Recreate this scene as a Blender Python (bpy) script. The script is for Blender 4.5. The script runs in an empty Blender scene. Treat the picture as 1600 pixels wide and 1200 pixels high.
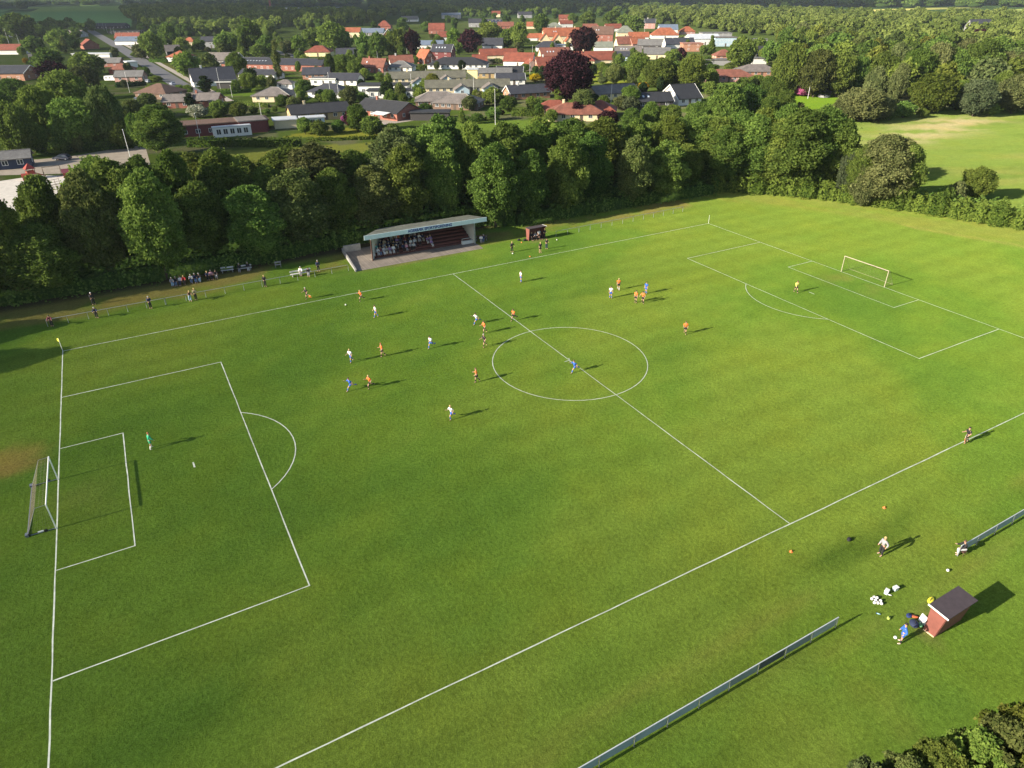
import bpy, bmesh, math, random
import numpy as np
from mathutils import Vector, Matrix

sc = bpy.context.scene
COL = sc.collection
rad = math.radians

# ------------------------------------------------------------------ camera
CP = np.array([12.1971, -59.2014, 38.0631]); YAW, PIT, ROLL, FPX = 0.5046, 0.5238, 0.0065, 1064.12
_f = np.array([math.sin(YAW)*math.cos(PIT), math.cos(YAW)*math.cos(PIT), -math.sin(PIT)])
_r = np.array([math.cos(YAW), -math.sin(YAW), 0.0]); _d = np.cross(_f, _r)
_c, _s = math.cos(ROLL), math.sin(ROLL)
CR = np.array([_c*_r+_s*_d, -_s*_r+_c*_d, _f])          # right, down, forward
cd = bpy.data.cameras.new("camera"); cam = bpy.data.objects.new("camera", cd); COL.objects.link(cam)
cd.sensor_width = 36.0; cd.lens = FPX/1600*36.0; cd.clip_start = 0.5; cd.clip_end = 20000
cam.matrix_world = Matrix([[CR[0][i], -CR[1][i], -CR[2][i], CP[i]] for i in range(3)] + [[0, 0, 0, 1]])
sc.camera = cam

# ------------------------------------------------------------------ light
SUN_EL, SUN_AZ = 21.6, 177.8                            # sun stands towards -x
world = bpy.data.worlds.new("World"); sc.world = world; world.use_nodes = True
wn = world.node_tree; bg = wn.nodes["Background"]
sky = wn.nodes.new("ShaderNodeTexSky"); sky.sky_type = 'NISHITA'; sky.sun_disc = False
sky.sun_elevation = rad(SUN_EL); sky.sun_rotation = rad(90-SUN_AZ)
wn.links.new(sky.outputs[0], bg.inputs[0]); bg.inputs[1].default_value = 0.085
sl = bpy.data.lights.new("sun", 'SUN'); sl.energy = 4.8; sl.angle = rad(0.38); sl.color = (1.0, 0.90, 0.74)
so = bpy.data.objects.new("sun", sl); COL.objects.link(so)
sd = Vector((math.cos(rad(SUN_AZ))*math.cos(rad(SUN_EL)), math.sin(rad(SUN_AZ))*math.cos(rad(SUN_EL)), math.sin(rad(SUN_EL))))
so.rotation_euler = sd.to_track_quat('Z', 'Y').to_euler()
sc.view_settings.view_transform = 'Standard'; sc.view_settings.look = 'None'
sc.view_settings.exposure = 1.12; sc.view_settings.gamma = 1.0

# ------------------------------------------------------------------ survey helpers
def at(u, v, z=0.0):
    """point of the plane at height z seen in direction (u, v) of the survey photograph"""
    d = CR.T @ np.array([(u-800)/FPX, (v-600)/FPX, 1.0]); t = (z-CP[2])/d[2]
    return CP + d*t
def px(P):
    q = CR @ (np.asarray(P, float)-CP); return 800+FPX*q[0]/q[2], 600+FPX*q[1]/q[2]
def height_at(x, y, v):
    lo, hi = -5.0, 60.0
    for _ in range(40):
        m = (lo+hi)/2
        if px((x, y, m))[1] > v: lo = m
        else: hi = m
    return lo
def dist(P): return float(np.hypot(P[0]-CP[0], P[1]-CP[1]))

# ------------------------------------------------------------------ object helpers
LABELS = {}
def tag(o, label=None, cat=None, group=None, kind=None):
    if label: o["label"] = label; LABELS.setdefault(label, []).append(o)
    if cat: o["category"] = cat
    if group: o["group"] = group
    if kind: o["kind"] = kind
    return o
def empty(name, loc=(0, 0, 0), rz=0.0, s=None):
    o = bpy.data.objects.new(name, None); COL.objects.link(o); o.location = [float(a) for a in loc]; o.rotation_euler = (0, 0, rz)
    if s: o.scale = s if hasattr(s, '__len__') else (s, s, s)
    o.empty_display_size = .3
    return o
def link(name, me, m=None, parent=None, loc=None, rz=None, scale=None):
    o = bpy.data.objects.new(name, me); COL.objects.link(o)
    if len(me.materials) == 0: me.materials.append(None)
    if m is not None:
        if me.materials[0] is None:
            o.material_slots[0].link = 'OBJECT'; o.material_slots[0].material = m
    if parent: o.parent = parent
    if loc is not None: o.location = [float(a) for a in loc]
    if rz is not None: o.rotation_euler = (0, 0, rz)
    if scale is not None: o.scale = scale
    return o
class MB:
    def __init__(s): s.v = []; s.f = []
    def add(s, vs, fs):
        n = len(s.v); s.v += [tuple(float(c) for c in a) for a in vs]; s.f += [tuple(i+n for i in f) for f in fs]; return s
    def box(s, x0, x1, y0, y1, z0, z1):
        return s.add([(x0,y0,z0),(x1,y0,z0),(x1,y1,z0),(x0,y1,z0),(x0,y0,z1),(x1,y0,z1),(x1,y1,z1),(x0,y1,z1)],
              [(0,3,2,1),(4,5,6,7),(0,1,5,4),(1,2,6,5),(2,3,7,6),(3,0,4,7)])
    def hexa(s, b, t):
        return s.add(list(b)+list(t), [(0,3,2,1),(4,5,6,7),(0,1,5,4),(1,2,6,5),(2,3,7,6),(3,0,4,7)])
    def bar(s, a, b, r=.05, n=8, r2=None):
        a = Vector(a); b = Vector(b); d = b-a
        if d.length < 1e-6: return s
        q = d.to_track_quat('Z', 'Y'); r2 = r if r2 is None else r2
        vs = []
        for p, rr in ((a, r), (b, r2)):
            for k in range(n):
                t = 2*math.pi*k/n; vs.append(p + q @ Vector((rr*math.cos(t), rr*math.sin(t), 0)))
        fs = [(k, (k+1) % n, n+(k+1) % n, n+k) for k in range(n)] + [tuple(range(n))[::-1], tuple(range(n, 2*n))]
        return s.add(vs, fs)
    def slab(s, pts, th):
        """thick plate under the polygon pts"""
        p = [Vector(a) for a in pts]; nrm = (p[1]-p[0]).cross(p[2]-p[0]).normalized()
        n = len(p); lo = [a-nrm*th for a in p]
        return s.add(p+lo, [tuple(range(n)), tuple(range(n, 2*n))[::-1]] + [(i, n+i, n+(i+1) % n, (i+1) % n) for i in range(n)])
    def sphere(s, c, r, nu=12, nv=8, sc_=(1, 1, 1)):
        vs = [(c[0], c[1], c[2]+r*sc_[2])]
        for j in range(1, nv):
            a = math.pi*j/nv
            for i in range(nu):
                b = 2*math.pi*i/nu
                vs.append((c[0]+r*sc_[0]*math.sin(a)*math.cos(b), c[1]+r*sc_[1]*math.sin(a)*math.sin(b), c[2]+r*sc_[2]*math.cos(a)))
        vs.append((c[0], c[1], c[2]-r*sc_[2])); L = len(vs)-1; fs = []
        for i in range(nu):
            fs.append((0, 1+i, 1+(i+1) % nu)); fs.append((L, L-nu+(i+1) % nu, L-nu+i))
            for j in range(nv-2):
                a = 1+j*nu+i; b = 1+j*nu+(i+1) % nu; fs.append((a, a+nu, b+nu, b))
        return s.add(vs, fs)
    def mesh(s, name, smooth=False):
        me = bpy.data.meshes.new(name); me.from_pydata(s.v, [], s.f); me.update()
        if smooth: me.shade_smooth()
        return me
    def build(s, name, m, parent=None, loc=None, rz=None, smooth=False):
        return link(name, s.mesh(name, smooth), m, parent, loc, rz)

# ------------------------------------------------------------------ materials
def new_mat(name):
    m = bpy.data.materials.new(name); m.use_nodes = True; nt = m.node_tree
    return m, nt, nt.nodes["Principled BSDF"]
def lnk(nt, a, b): nt.links.new(a, b)
def noise(nt, scale, detail=3, vec=None, rough=.55):
    n = nt.nodes.new("ShaderNodeTexNoise"); n.inputs["Scale"].default_value = scale; n.inputs["Detail"].default_value = detail
    n.inputs["Roughness"].default_value = rough
    if vec is not None: lnk(nt, vec, n.inputs["Vector"])
    return n
def mixc(nt, f, a, b, mode='MIX'):
    n = nt.nodes.new("ShaderNodeMix"); n.data_type = 'RGBA'; n.blend_type = mode
    for s, val in ((n.inputs[0], f), (n.inputs[6], a), (n.inputs[7], b)):
        if hasattr(val, 'default_value'): lnk(nt, val, s)
        elif isinstance(val, (int, float)): s.default_value = val
        else: s.default_value = (*val[:3], 1)
    return n.outputs[2]
def ramp(nt, src, lo, hi, a=0.0, b=1.0):
    n = nt.nodes.new("ShaderNodeMapRange"); lnk(nt, src, n.inputs[0])
    n.inputs[1].default_value = lo; n.inputs[2].default_value = hi; n.inputs[3].default_value = a; n.inputs[4].default_value = b
    return n.outputs[0]
_mc = {}
def paint(name, col, rough=.6, var=.12, scale=3.0, metal=0.0, bump=0.0):
    """weathered plain surface: base colour with soft noise"""
    if name in _mc: return _mc[name]
    m, nt, p = new_mat(name)
    tc = nt.nodes.new("ShaderNodeTexCoord")
    n = noise(nt, scale, 5, tc.outputs["Object"])
    f = ramp(nt, n.outputs[0], .3, .7)
    c = mixc(nt, f, [k*(1-var) for k in col], [min(1, k*(1+var)) for k in col])
    lnk(nt, c, p.inputs["Base Color"]); p.inputs["Roughness"].default_value = rough; p.inputs["Metallic"].default_value = metal
    if bump:
        b = nt.nodes.new("ShaderNodeBump"); b.inputs[0].default_value = bump; lnk(nt, n.outputs[0], b.inputs["Height"]); lnk(nt, b.outputs[0], p.inputs["Normal"])
    _mc[name] = m; return m
def brick(name, col, var=.25, mortar=(.35, .33, .3)):
    if name in _mc: return _mc[name]
    m, nt, p = new_mat(name); tc = nt.nodes.new("ShaderNodeTexCoord")
    mp = nt.nodes.new("ShaderNodeMapping"); lnk(nt, tc.outputs["Object"], mp.inputs[0]); mp.inputs["Rotation"].default_value = (rad(90), 0, rad(20))
    b = nt.nodes.new("ShaderNodeTexBrick"); lnk(nt, mp.outputs[0], b.inputs[0]); b.inputs["Scale"].default_value = 4
    b.inputs["Color1"].default_value = (*[k*(1-var) for k in col], 1); b.inputs["Color2"].default_value = (*[min(1, k*(1+var)) for k in col], 1)
    b.inputs["Mortar"].default_value = (*[(k+q)/2 for k, q in zip(col, mortar)], 1); b.inputs["Mortar Size"].default_value = .012
    n = noise(nt, .7, 4, tc.outputs["Object"]); f = ramp(nt, n.outputs[0], .3, .7, .82, 1.12)
    c = mixc(nt, 1.0, b.outputs[0], f, 'MULTIPLY')
    lnk(nt, c, p.inputs["Base Color"]); p.inputs["Roughness"].default_value = .85
    _mc[name] = m; return m
def tiles(name, col, var=.3, rough=.75, pitch=.34):
    if name in _mc: return _mc[name]
    m, nt, p = new_mat(name); tc = nt.nodes.new("ShaderNodeTexCoord"); o = tc.outputs["Object"]
    w = nt.nodes.new("ShaderNodeTexWave"); w.wave_type = 'BANDS'; w.bands_direction = 'X'; w.inputs["Scale"].default_value = 1/pitch/ (2*math.pi)*3.14; lnk(nt, o, w.inputs[0])
    w2 = nt.nodes.new("ShaderNodeTexWave"); w2.wave_type = 'BANDS'; w2.bands_direction = 'Z'; w2.wave_profile = 'SAW'; w2.inputs["Scale"].default_value = 1.5; lnk(nt, o, w2.inputs[0])
    v = nt.nodes.new("ShaderNodeTexVoronoi"); v.inputs["Scale"].default_value = 2.6; lnk(nt, o, v.inputs["Vector"])
    n = noise(nt, .45, 5, o); n2 = noise(nt, 3, 3, o)
    f = ramp(nt, n.outputs[0], .3, .7)
    c = mixc(nt, f, [k*(1-var) for k in col], [min(1, k*(1+var*.6)) for k in col])
    hs = ramp(nt, v.outputs["Color"], 0, 1, .8, 1.15)
    c = mixc(nt, 1.0, c, hs, 'MULTIPLY')
    c = mixc(nt, ramp(nt, n2.outputs[0], .58, .75, 0, .35), c, (.09, .09, .045))
    lnk(nt, c, p.inputs["Base Color"]); p.inputs["Roughness"].default_value = rough
    add = nt.nodes.new("ShaderNodeMath"); add.operation = 'ADD'; lnk(nt, w.outputs[1], add.inputs[0]); lnk(nt, w2.outputs[1], add.inputs[1])
    b = nt.nodes.new("ShaderNodeBump"); b.inputs[0].default_value = .35; b.inputs[1].default_value = .06; lnk(nt, add.outputs[0], b.inputs["Height"]); lnk(nt, b.outputs[0], p.inputs["Normal"])
    _mc[name] = m; return m
def foliage(name, dark, light, trans=.25):
    if name in _mc: return _mc[name]
    m = bpy.data.materials.new(name); m.use_nodes = True; nt = m.node_tree; nt.nodes.clear()
    out = nt.nodes.new("ShaderNodeOutputMaterial")
    a = nt.nodes.new("ShaderNodeAttribute"); a.attribute_name = "rnd"
    oi = nt.nodes.new("ShaderNodeObjectInfo")
    tc = nt.nodes.new("ShaderNodeTexCoord"); n = noise(nt, 2.2, 3, tc.outputs["Object"])
    s1 = ramp(nt, n.outputs[0], .35, .65, -.25, .25)
    ad = nt.nodes.new("ShaderNodeMath"); ad.operation = 'ADD'; lnk(nt, a.outputs["Fac"], ad.inputs[0]); lnk(nt, s1, ad.inputs[1]); ad.use_clamp = True
    c = mixc(nt, ad.outputs[0], dark, light)
    hv = nt.nodes.new("ShaderNodeHueSaturation"); lnk(nt, c, hv.inputs["Color"])
    lnk(nt, ramp(nt, oi.outputs["Random"], 0, 1, .475, .515), hv.inputs["Hue"])
    mm = nt.nodes.new("ShaderNodeMath"); mm.operation = 'MULTIPLY'; mm.inputs[1].default_value = 7.31; lnk(nt, oi.outputs["Random"], mm.inputs[0])
    fr = nt.nodes.new("ShaderNodeMath"); fr.operation = 'FRACT'; lnk(nt, mm.outputs[0], fr.inputs[0])
    lnk(nt, ramp(nt, fr.outputs[0], 0, 1, .72, 1.3), hv.inputs["Value"])
    d = nt.nodes.new("ShaderNodeBsdfDiffuse"); t = nt.nodes.new("ShaderNodeBsdfTranslucent"); mx = nt.nodes.new("ShaderNodeMixShader")
    d.inputs["Roughness"].default_value = .6
    lnk(nt, hv.outputs[0], d.inputs[0]); lnk(nt, hv.outputs[0], t.inputs[0]); mx.inputs[0].default_value = trans
    lnk(nt, d.outputs[0], mx.inputs[1]); lnk(nt, t.outputs[0], mx.inputs[2]); lnk(nt, mx.outputs[0], out.inputs[0])
    _mc[name] = m; return m
F = dict(
 dark=foliage("foliage_dark", (.058, .108, .024), (.190, .285, .058), .42),
 mid=foliage("foliage_mid", (.072, .125, .026), (.225, .315, .066), .42),
 light=foliage("foliage_light", (.085, .140, .026), (.23, .310, .062), .42),
 olive=foliage("foliage_olive", (.060, .082, .028), (.175, .200, .075)),
 birch=foliage("foliage_birch", (.060, .090, .025), (.175, .215, .065)),
 copper=foliage("foliage_copper", (.014, .007, .008), (.072, .028, .032), .15),
 conifer=foliage("foliage_conifer", (.012, .028, .010), (.045, .075, .022), .08),
 yellow=foliage("foliage_yellow", (.22, .15, .010), (.55, .38, .02)),
 pink=foliage("foliage_pink", (.35, .06, .16), (.80, .30, .50)),
 white=foliage("foliage_white", (.10, .14, .06), (.65, .62, .50)),
 hedge=foliage("foliage_hedge", (.040, .080, .014), (.140, .205, .036)),
 wood=foliage("foliage_wood", (.065, .105, .022), (.195, .250, .065)),
 blue=foliage("foliage_bluish", (.045, .070, .032), (.14, .175, .085)),
)
BARK = paint("bark", (.09, .07, .05), .95, .35, 6, bump=.5)
BARKW = paint("pale_bark", (.42, .38, .32), .9, .25, 5)
WHITE = paint("white_paint", (.78, .78, .76), .45, .05)
GLASS, _nt, _p = new_mat("window_glass"); _p.inputs["Base Color"].default_value = (.03, .04, .05, 1); _p.inputs["Roughness"].default_value = .08; _p.inputs["Specular IOR Level"].default_value = .7
LINE = paint("line_paint", (.46, .50, .42), .85, .3, 1.3)
STEEL = paint("galvanised_steel", (.36, .38, .40), .45, .15, 4, .4)
CONC = paint("concrete", (.30, .29, .27), .9, .2, 1.5, bump=.3)

# ------------------------------------------------------------------ ground: one sheet, fine near the pitch, coarse to the horizon
rng = np.random.default_rng(7); random.seed(7)
def vnoise(x, y, s, seed, ang=0.0, asp=1.0):
    """smooth value noise, feature size s, stretched asp times along ang"""
    ca, sa = math.cos(ang), math.sin(ang)
    X = (x*ca+y*sa)/(s*asp); Y = (-x*sa+y*ca)/s
    r = np.random.default_rng(seed); T = r.random((256, 256))
    xi = np.floor(X).astype(int); yi = np.floor(Y).astype(int); fx = X-xi; fy = Y-yi
    fx = fx*fx*(3-2*fx); fy = fy*fy*(3-2*fy)
    g = lambda i, j: T[i % 256, j % 256]
    return (g(xi, yi)*(1-fx)+g(xi+1, yi)*fx)*(1-fy)+(g(xi, yi+1)*(1-fx)+g(xi+1, yi+1)*fx)*fy
def fbm(x, y, s, seed, ang=0.0, asp=1.0, o=4):
    t = 0; a = 1; w = 0
    for k in range(o): t = t+a*vnoise(x, y, s/2**k, seed+k, ang, asp); w += a; a *= .55
    return t/w
def axis(segs):
    out = []
    for a, b, st in segs: out += list(np.arange(a, b, st))
    return np.array(out+[segs[-1][1]])
GX = axis([(-9000, -1000, 400), (-1000, -200, 40), (-200, -60, 5), (-60, 200, 1.0), (200, 560, 3), (560, 1400, 30), (1400, 10000, 400)])
GY = axis([(-2000, -200, 200), (-200, -80, 10), (-80, 66, 1.0), (66, 420, 2.5), (420, 800, 10), (800, 2000, 40), (2000, 10000, 400)])
X, Y = np.meshgrid(GX, GY); nx, ny = len(GX), len(GY)
Q = np.stack([X-CP[0], Y-CP[1], np.full_like(X, -CP[2])], -1) @ CR.T
with np.errstate(all='ignore'):
    U = np.where(Q[..., 2] > 1, 800+FPX*Q[..., 0]/Q[..., 2], -9999); V = np.where(Q[..., 2] > 1, 600+FPX*Q[..., 1]/Q[..., 2], 9999)
def smooth(a, b, t): t = np.clip((t-a)/(b-a), 0, 1); return t*t*(3-2*t)
def inpoly(poly, x=None, y=None):
    x = X if x is None else x; y = Y if y is None else y
    c = np.zeros(x.shape, bool); n = len(poly)
    for i in range(n):
        x1, y1 = poly[i]; x2, y2 = poly[(i+1) % n]
        if y1 == y2: continue
        k = ((y1 > y) != (y2 > y)) & (x < (x2-x1)*(y-y1)/(y2-y1)+x1); c ^= k
    return c
def wpoly(*p): return [tuple(at(*q)[:2]) for q in p]
n1 = fbm(X, Y, 26, 11, .5, 1.6); n2 = fbm(X, Y, 7, 31, .3, 2.2); n3 = fbm(X, Y, 2.5, 51, .0, 1.5)
stripe = smooth(.35, .65, .5+.5*np.sin(Y*2*math.pi/4.4+1.2*n1))*2-1
C = np.zeros(X.shape+(3,))
def setc(mask, col):
    global C
    m = (mask*1.0)[..., None]; C = C*(1-m)+np.array(col)*m
GREEN = np.array([.082, .138, .018]); LUSH = np.array([.060, .115, .016]); YEL = np.array([.125, .160, .024]); DRY = np.array([.24, .185, .065]); SOIL = np.array([.13, .085, .045])
setc(np.ones_like(X), GREEN)
setc(smooth(.42, .62, n1)*.55, YEL*.9+GREEN*.1)
setc(smooth(.5, .3, n1*.5+n2*.5)*.75, LUSH)
setc(smooth(.55, .75, n2*.6+n3*.4)*.35, YEL)
C *= np.array([.99, 1.02, 1.02])*(1+.045*stripe*smooth(.3, .6, n1)+.10*(n3-.5)+.12*(n2-.5))[..., None]*1.14
# tractor-mown margins: streaks along x south of the near touchline
band = np.exp(-((Y+37.2+.8*(n2-.5)*6)/.9)**2)
setc(band*smooth(.45, .6, fbm(X, Y, 6, 77, 0, 3))*.8, LUSH*.65)
band = np.exp(-((Y+39.6+(n2-.5)*4)/.8)**2); setc(band*smooth(.4, .6, fbm(X, Y, 5, 83, 0, 4))*.5, DRY*.2+YEL*.75)
band = np.exp(-((Y+42.6+(n2-.5)*2)/.5)**2); setc(band*smooth(.4, .6, fbm(X, Y, 4, 87, 0, 4))*.4, DRY*.4+GREEN*.5)
setc((Y < -44)*smooth(.45, .65, fbm(X, Y, 7, 91))*.3, DRY*.25+YEL*.7)
# worn goal mouths and the bare patch by the left goal
setc(np.exp(-((X-2)/3.2)**2-((Y)/4.2)**2)*smooth(.35, .6, n3)*.2, DRY*.6+GREEN*.2)
setc(np.exp(-((X-103)/3)**2-((Y)/5)**2)*smooth(.35, .6, n3)*.4, DRY*.6+GREEN*.2)
pp = at(15, 720); dd = np.hypot((X-pp[0]-(n3-.5)*2)/3.2, (Y-pp[1]-(n2-.5)*3)/2.4); setc(smooth(1.25, .5, dd)*(.55+.4*smooth(.35, .6, n3)), (.27, .17, .055))
for cx_, cy_, sx_, sy_ in ((53.6, -44.3, 1.9, .5), (52.0, -45.3, .5, .7), (72.6, 40.0, 2.0, .45), (50, 41.0, 9, .25)): setc(np.exp(-((X-cx_)/sx_)**2-((Y-cy_)/sy_)**2)*.5, (.17, .13, .06))
# brown strip beyond the far rail, arc of dry grass inside the right hedge
st_ = smooth(42.2, 44, Y+(n2-.5)*2)*smooth(60, 52, Y)*(X > -60)*(X < 112)
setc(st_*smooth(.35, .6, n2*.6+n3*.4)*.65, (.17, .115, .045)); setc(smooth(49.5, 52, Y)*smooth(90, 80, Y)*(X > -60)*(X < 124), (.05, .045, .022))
HL = np.array([at(*q)[:2] for q in ((1090, 303), (1140, 304), (1220, 309), (1300, 318), (1420, 335), (1510, 350), (1600, 364), (1700, 384))])
def pdist(x, y, P):
    d = np.full(x.shape, 1e9)
    for a, b in zip(P[:-1], P[1:]):
        ab = b-a; t = np.clip(((x-a[0])*ab[0]+(y-a[1])*ab[1])/(ab@ab), 0, 1)
        d = np.minimum(d, np.hypot(x-a[0]-t*ab[0], y-a[1]-t*ab[1]))
    return d
hd = pdist(X, Y, HL)
setc(smooth(6.5, 2.5, np.abs(hd-3+(n2-.5)*3))*(.05+.36*smooth(.4, .6, fbm(X, Y, 4, 97, -1.2, 5))), DRY*.5+YEL*.45)
setc(np.exp(-((hd-8.5)/.8)**2)*.4*(X > 135), DRY*.9+YEL*.2)
# meadow on the right
mea = inpoly(wpoly((1260, 215), (1300, 188), (1440, 176), (1600, 172), (2300, 150), (2300, 520), (1600, 352), (1420, 322), (1300, 300)))
setc(mea, (.122, .172, .034)); setc(mea*smooth(.45, .65, fbm(X, Y, 14, 61, -.4, 3))*.6, (.165, .175, .05)); setc(mea*smooth(.5, .7, fbm(X, Y, 9, 67, -.4, 4))*.7, (.085, .135, .024))
for q, sx, sy in (((1470, 198), 24, 10), ((1410, 222), 14, 5), ((1440, 210), 18, 6), ((1500, 190), 16, 7)):
    p = at(*q); setc(mea*np.exp(-((X-p[0])/sx)**2-((Y-p[1])/sy)**2)*smooth(.35, .55, fbm(X, Y, 5, 71, -.4, 3))*.65, (.30, .25, .14))
# village lawns and soil
town = (Y > 92)*(~mea); setc(town, (.062, .095, .018)); setc(town*smooth(.45, .6, fbm(X, Y, 9, 101))*.7, (.045, .068, .015)); setc(town*smooth(.52, .62, fbm(X, Y, 10, 107))*.6, (.12, .11, .07))
for poly, col in ((((300, 238), (600, 222), (600, 262), (380, 262)), (.13, .145, .028)), (((690, 190), (900, 186), (900, 204), (700, 204)), (.09, .14, .022)),
                  (((240, 97), (262, 96), (278, 112), (262, 112)), (.16, .15, .03)), (((540, 200), (610, 205), (600, 216), (430, 214)), (.16, .17, .025)),
                  (((0, 170), (25, 172), (20, 212), (0, 215)), (.13, .16, .02)), (((60, 205), (100, 205), (100, 216), (50, 216)), (.13, .16, .02)),
                  (((1220, 140), (1300, 138), (1330, 170), (1290, 185), (1240, 165)), (.10, .17, .015)), (((905, 112), (1000, 108), (1000, 132), (920, 130)), (.15, .18, .025)),
                  (((340, 134), (400, 130), (400, 150), (350, 150)), (.10, .16, .02)), (((485, 128), (540, 130), (560, 150), (480, 150)), (.10, .16, .02))):
    setc(inpoly(wpoly(*poly)), col)
setc((Y > 250)*(~mea)*smooth(380, 560, np.hypot(X-CP[0], Y-CP[1]))*.75, (.045, .068, .018))
# far farmland
far = dist
fd = np.hypot(X-CP[0], Y-CP[1])
setc((fd > 1250), (.030, .055, .018))
for poly, col in ((((-400, 20), (-20, 14), (32, 17.5), (150, 14.2), (208, 16), (205, 42), (135, 42), (60, 40), (-400, 46)), (.15, .28, .10)),
                  (((28, 10), (120, 9.5), (132, 7), (205, 10.5), (208, 15.6), (36, 15.6)), (.26, .37, .11)),
                  (((355, 7), (450, 6), (450, 13), (355, 13)), (.08, .13, .05)), (((330, 10), (430, 9.5), (430, 16), (330, 15)), (.07, .12, .05)),
                  (((1340, 15), (1392, 14), (1392, 22), (1345, 20)), (.40, .38, .12)), (((1530, 13), (1700, 12), (1700, 22), (1540, 21)), (.32, .38, .10)),
                  (((1563, 43), (1700, 41), (1700, 50), (1563, 49)), (.36, .34, .16)), (((1440, 51), (1462, 52), (1460, 60), (1438, 60)), (.18, .24, .06))):
    setc(inpoly(wpoly(*poly)), col)
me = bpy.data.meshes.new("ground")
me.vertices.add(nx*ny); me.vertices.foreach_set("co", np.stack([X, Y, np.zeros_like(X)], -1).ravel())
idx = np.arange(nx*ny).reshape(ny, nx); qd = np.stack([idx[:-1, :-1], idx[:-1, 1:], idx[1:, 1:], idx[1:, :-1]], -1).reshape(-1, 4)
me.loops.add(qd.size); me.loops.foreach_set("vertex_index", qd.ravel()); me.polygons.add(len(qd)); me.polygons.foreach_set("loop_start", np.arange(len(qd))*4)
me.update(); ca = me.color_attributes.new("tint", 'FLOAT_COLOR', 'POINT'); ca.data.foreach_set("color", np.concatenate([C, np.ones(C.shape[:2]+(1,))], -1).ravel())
GM = bpy.data.materials.new("grass_ground"); GM.use_nodes = True; nt = GM.node_tree; nt.nodes.clear()
out = nt.nodes.new("ShaderNodeOutputMaterial"); df = nt.nodes.new("ShaderNodeBsdfDiffuse"); df.inputs["Roughness"].default_value = 1.0
a = nt.nodes.new("ShaderNodeAttribute"); a.attribute_name = "tint"; tc = nt.nodes.new("ShaderNodeTexCoord"); ob = tc.outputs["Object"]
f1 = noise(nt, 3.2, 6, ob, .75); f2 = noise(nt, .55, 4, ob, .6); f3 = noise(nt, 11, 3, ob, .7); f4 = noise(nt, .12, 3, ob, .6)
c = mixc(nt, 1.0, a.outputs["Color"], ramp(nt, f1.outputs[0], .28, .72, .62, 1.36), 'MULTIPLY')
c = mixc(nt, 1.0, c, ramp(nt, f2.outputs[0], .3, .7, .90, 1.10), 'MULTIPLY')
c = mixc(nt, 1.0, c, ramp(nt, f3.outputs[0], .3, .7, .68, 1.3), 'MULTIPLY')
c = mixc(nt, ramp(nt, f4.outputs[0], .45, .65, 0, .3), c, mixc(nt, 1.0, c, (1.25, 1.02, .8), 'MULTIPLY'))
lnk(nt, c, df.inputs[0]); b = nt.nodes.new("ShaderNodeBump"); b.inputs[0].default_value = .9; b.inputs[1].default_value = .12
lnk(nt, f1.outputs[0], b.inputs["Height"]); lnk(nt, b.outputs[0], df.inputs["Normal"]); lnk(nt, df.outputs[0], out.inputs[0])
me.materials.append(GM); go = bpy.data.objects.new("ground", me); COL.objects.link(go); go["kind"] = "structure"

def sheet(name, pts, z, m, kind='structure'):
    o = MB().add([(p[0], p[1], z) for p in pts], [tuple(range(len(pts)))]).build(name, m); o["kind"] = kind; return o
ASPH = paint("asphalt", (.11, .11, .12), .9, .15, .3, bump=.2); GRAV = paint("gravel", (.28, .235, .185), .95, .18, .5, bump=.5); SAND = paint("playground_sand", (.54, .50, .44), .95, .14, .8, bump=.5)
PAVE = paint("pavement", (.36, .31, .26), .9, .15, .6)
def strip(name, line, w, z, m):
    P = [np.array(q[:2]) for q in line]; Lp = []; Rp = []
    for i, p in enumerate(P):
        d = P[min(i+1, len(P)-1)]-P[max(i-1, 0)]; d = d/np.hypot(*d); n = np.array([-d[1], d[0]])*w/2; Lp.append(p+n); Rp.append(p-n)
    mb = MB(); mb.add([(q[0], q[1], z) for q in Lp+Rp], [(i+len(P), i+1+len(P), i+1, i) for i in range(len(P)-1)])
    o = mb.build(name, m); o["kind"] = "structure"; return o
RD = [at(*q) for q in ((131, 42), (147, 51), (171, 65), (195, 79), (219, 94), (248, 112), (278, 131), (330, 160))]
strip("main_road", RD, 8.5, .012, ASPH)
_o = [np.array([p[0]+7.2, p[1]-1, 0]) for p in RD]; strip("pavement", _o[2:], 3.0, .11, PAVE)
strip("side_road", [at(*q) for q in ((395, 72), (445, 84), (480, 93), (520, 103))], 8, .014, ASPH)
strip("garden_path", [at(*q) for q in ((38, 72), (46, 84), (50, 98), (52, 108))], 2.5, .012, ASPH)
sheet("gravel_lot", wpoly((-60, 277), (0, 274), (110, 271), (175, 265), (235, 257), (228, 232), (215, 228), (170, 234), (120, 243), (60, 249), (-60, 254)), .016, GRAV)
sheet("playground_sand", wpoly((-40, 292), (0, 283), (60, 274), (110, 275), (125, 300), (70, 332), (10, 328), (-40, 320)), .020, SAND)
sheet("patio", wpoly((590, 186), (660, 180), (664, 186), (600, 195)), .012, PAVE)

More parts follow.
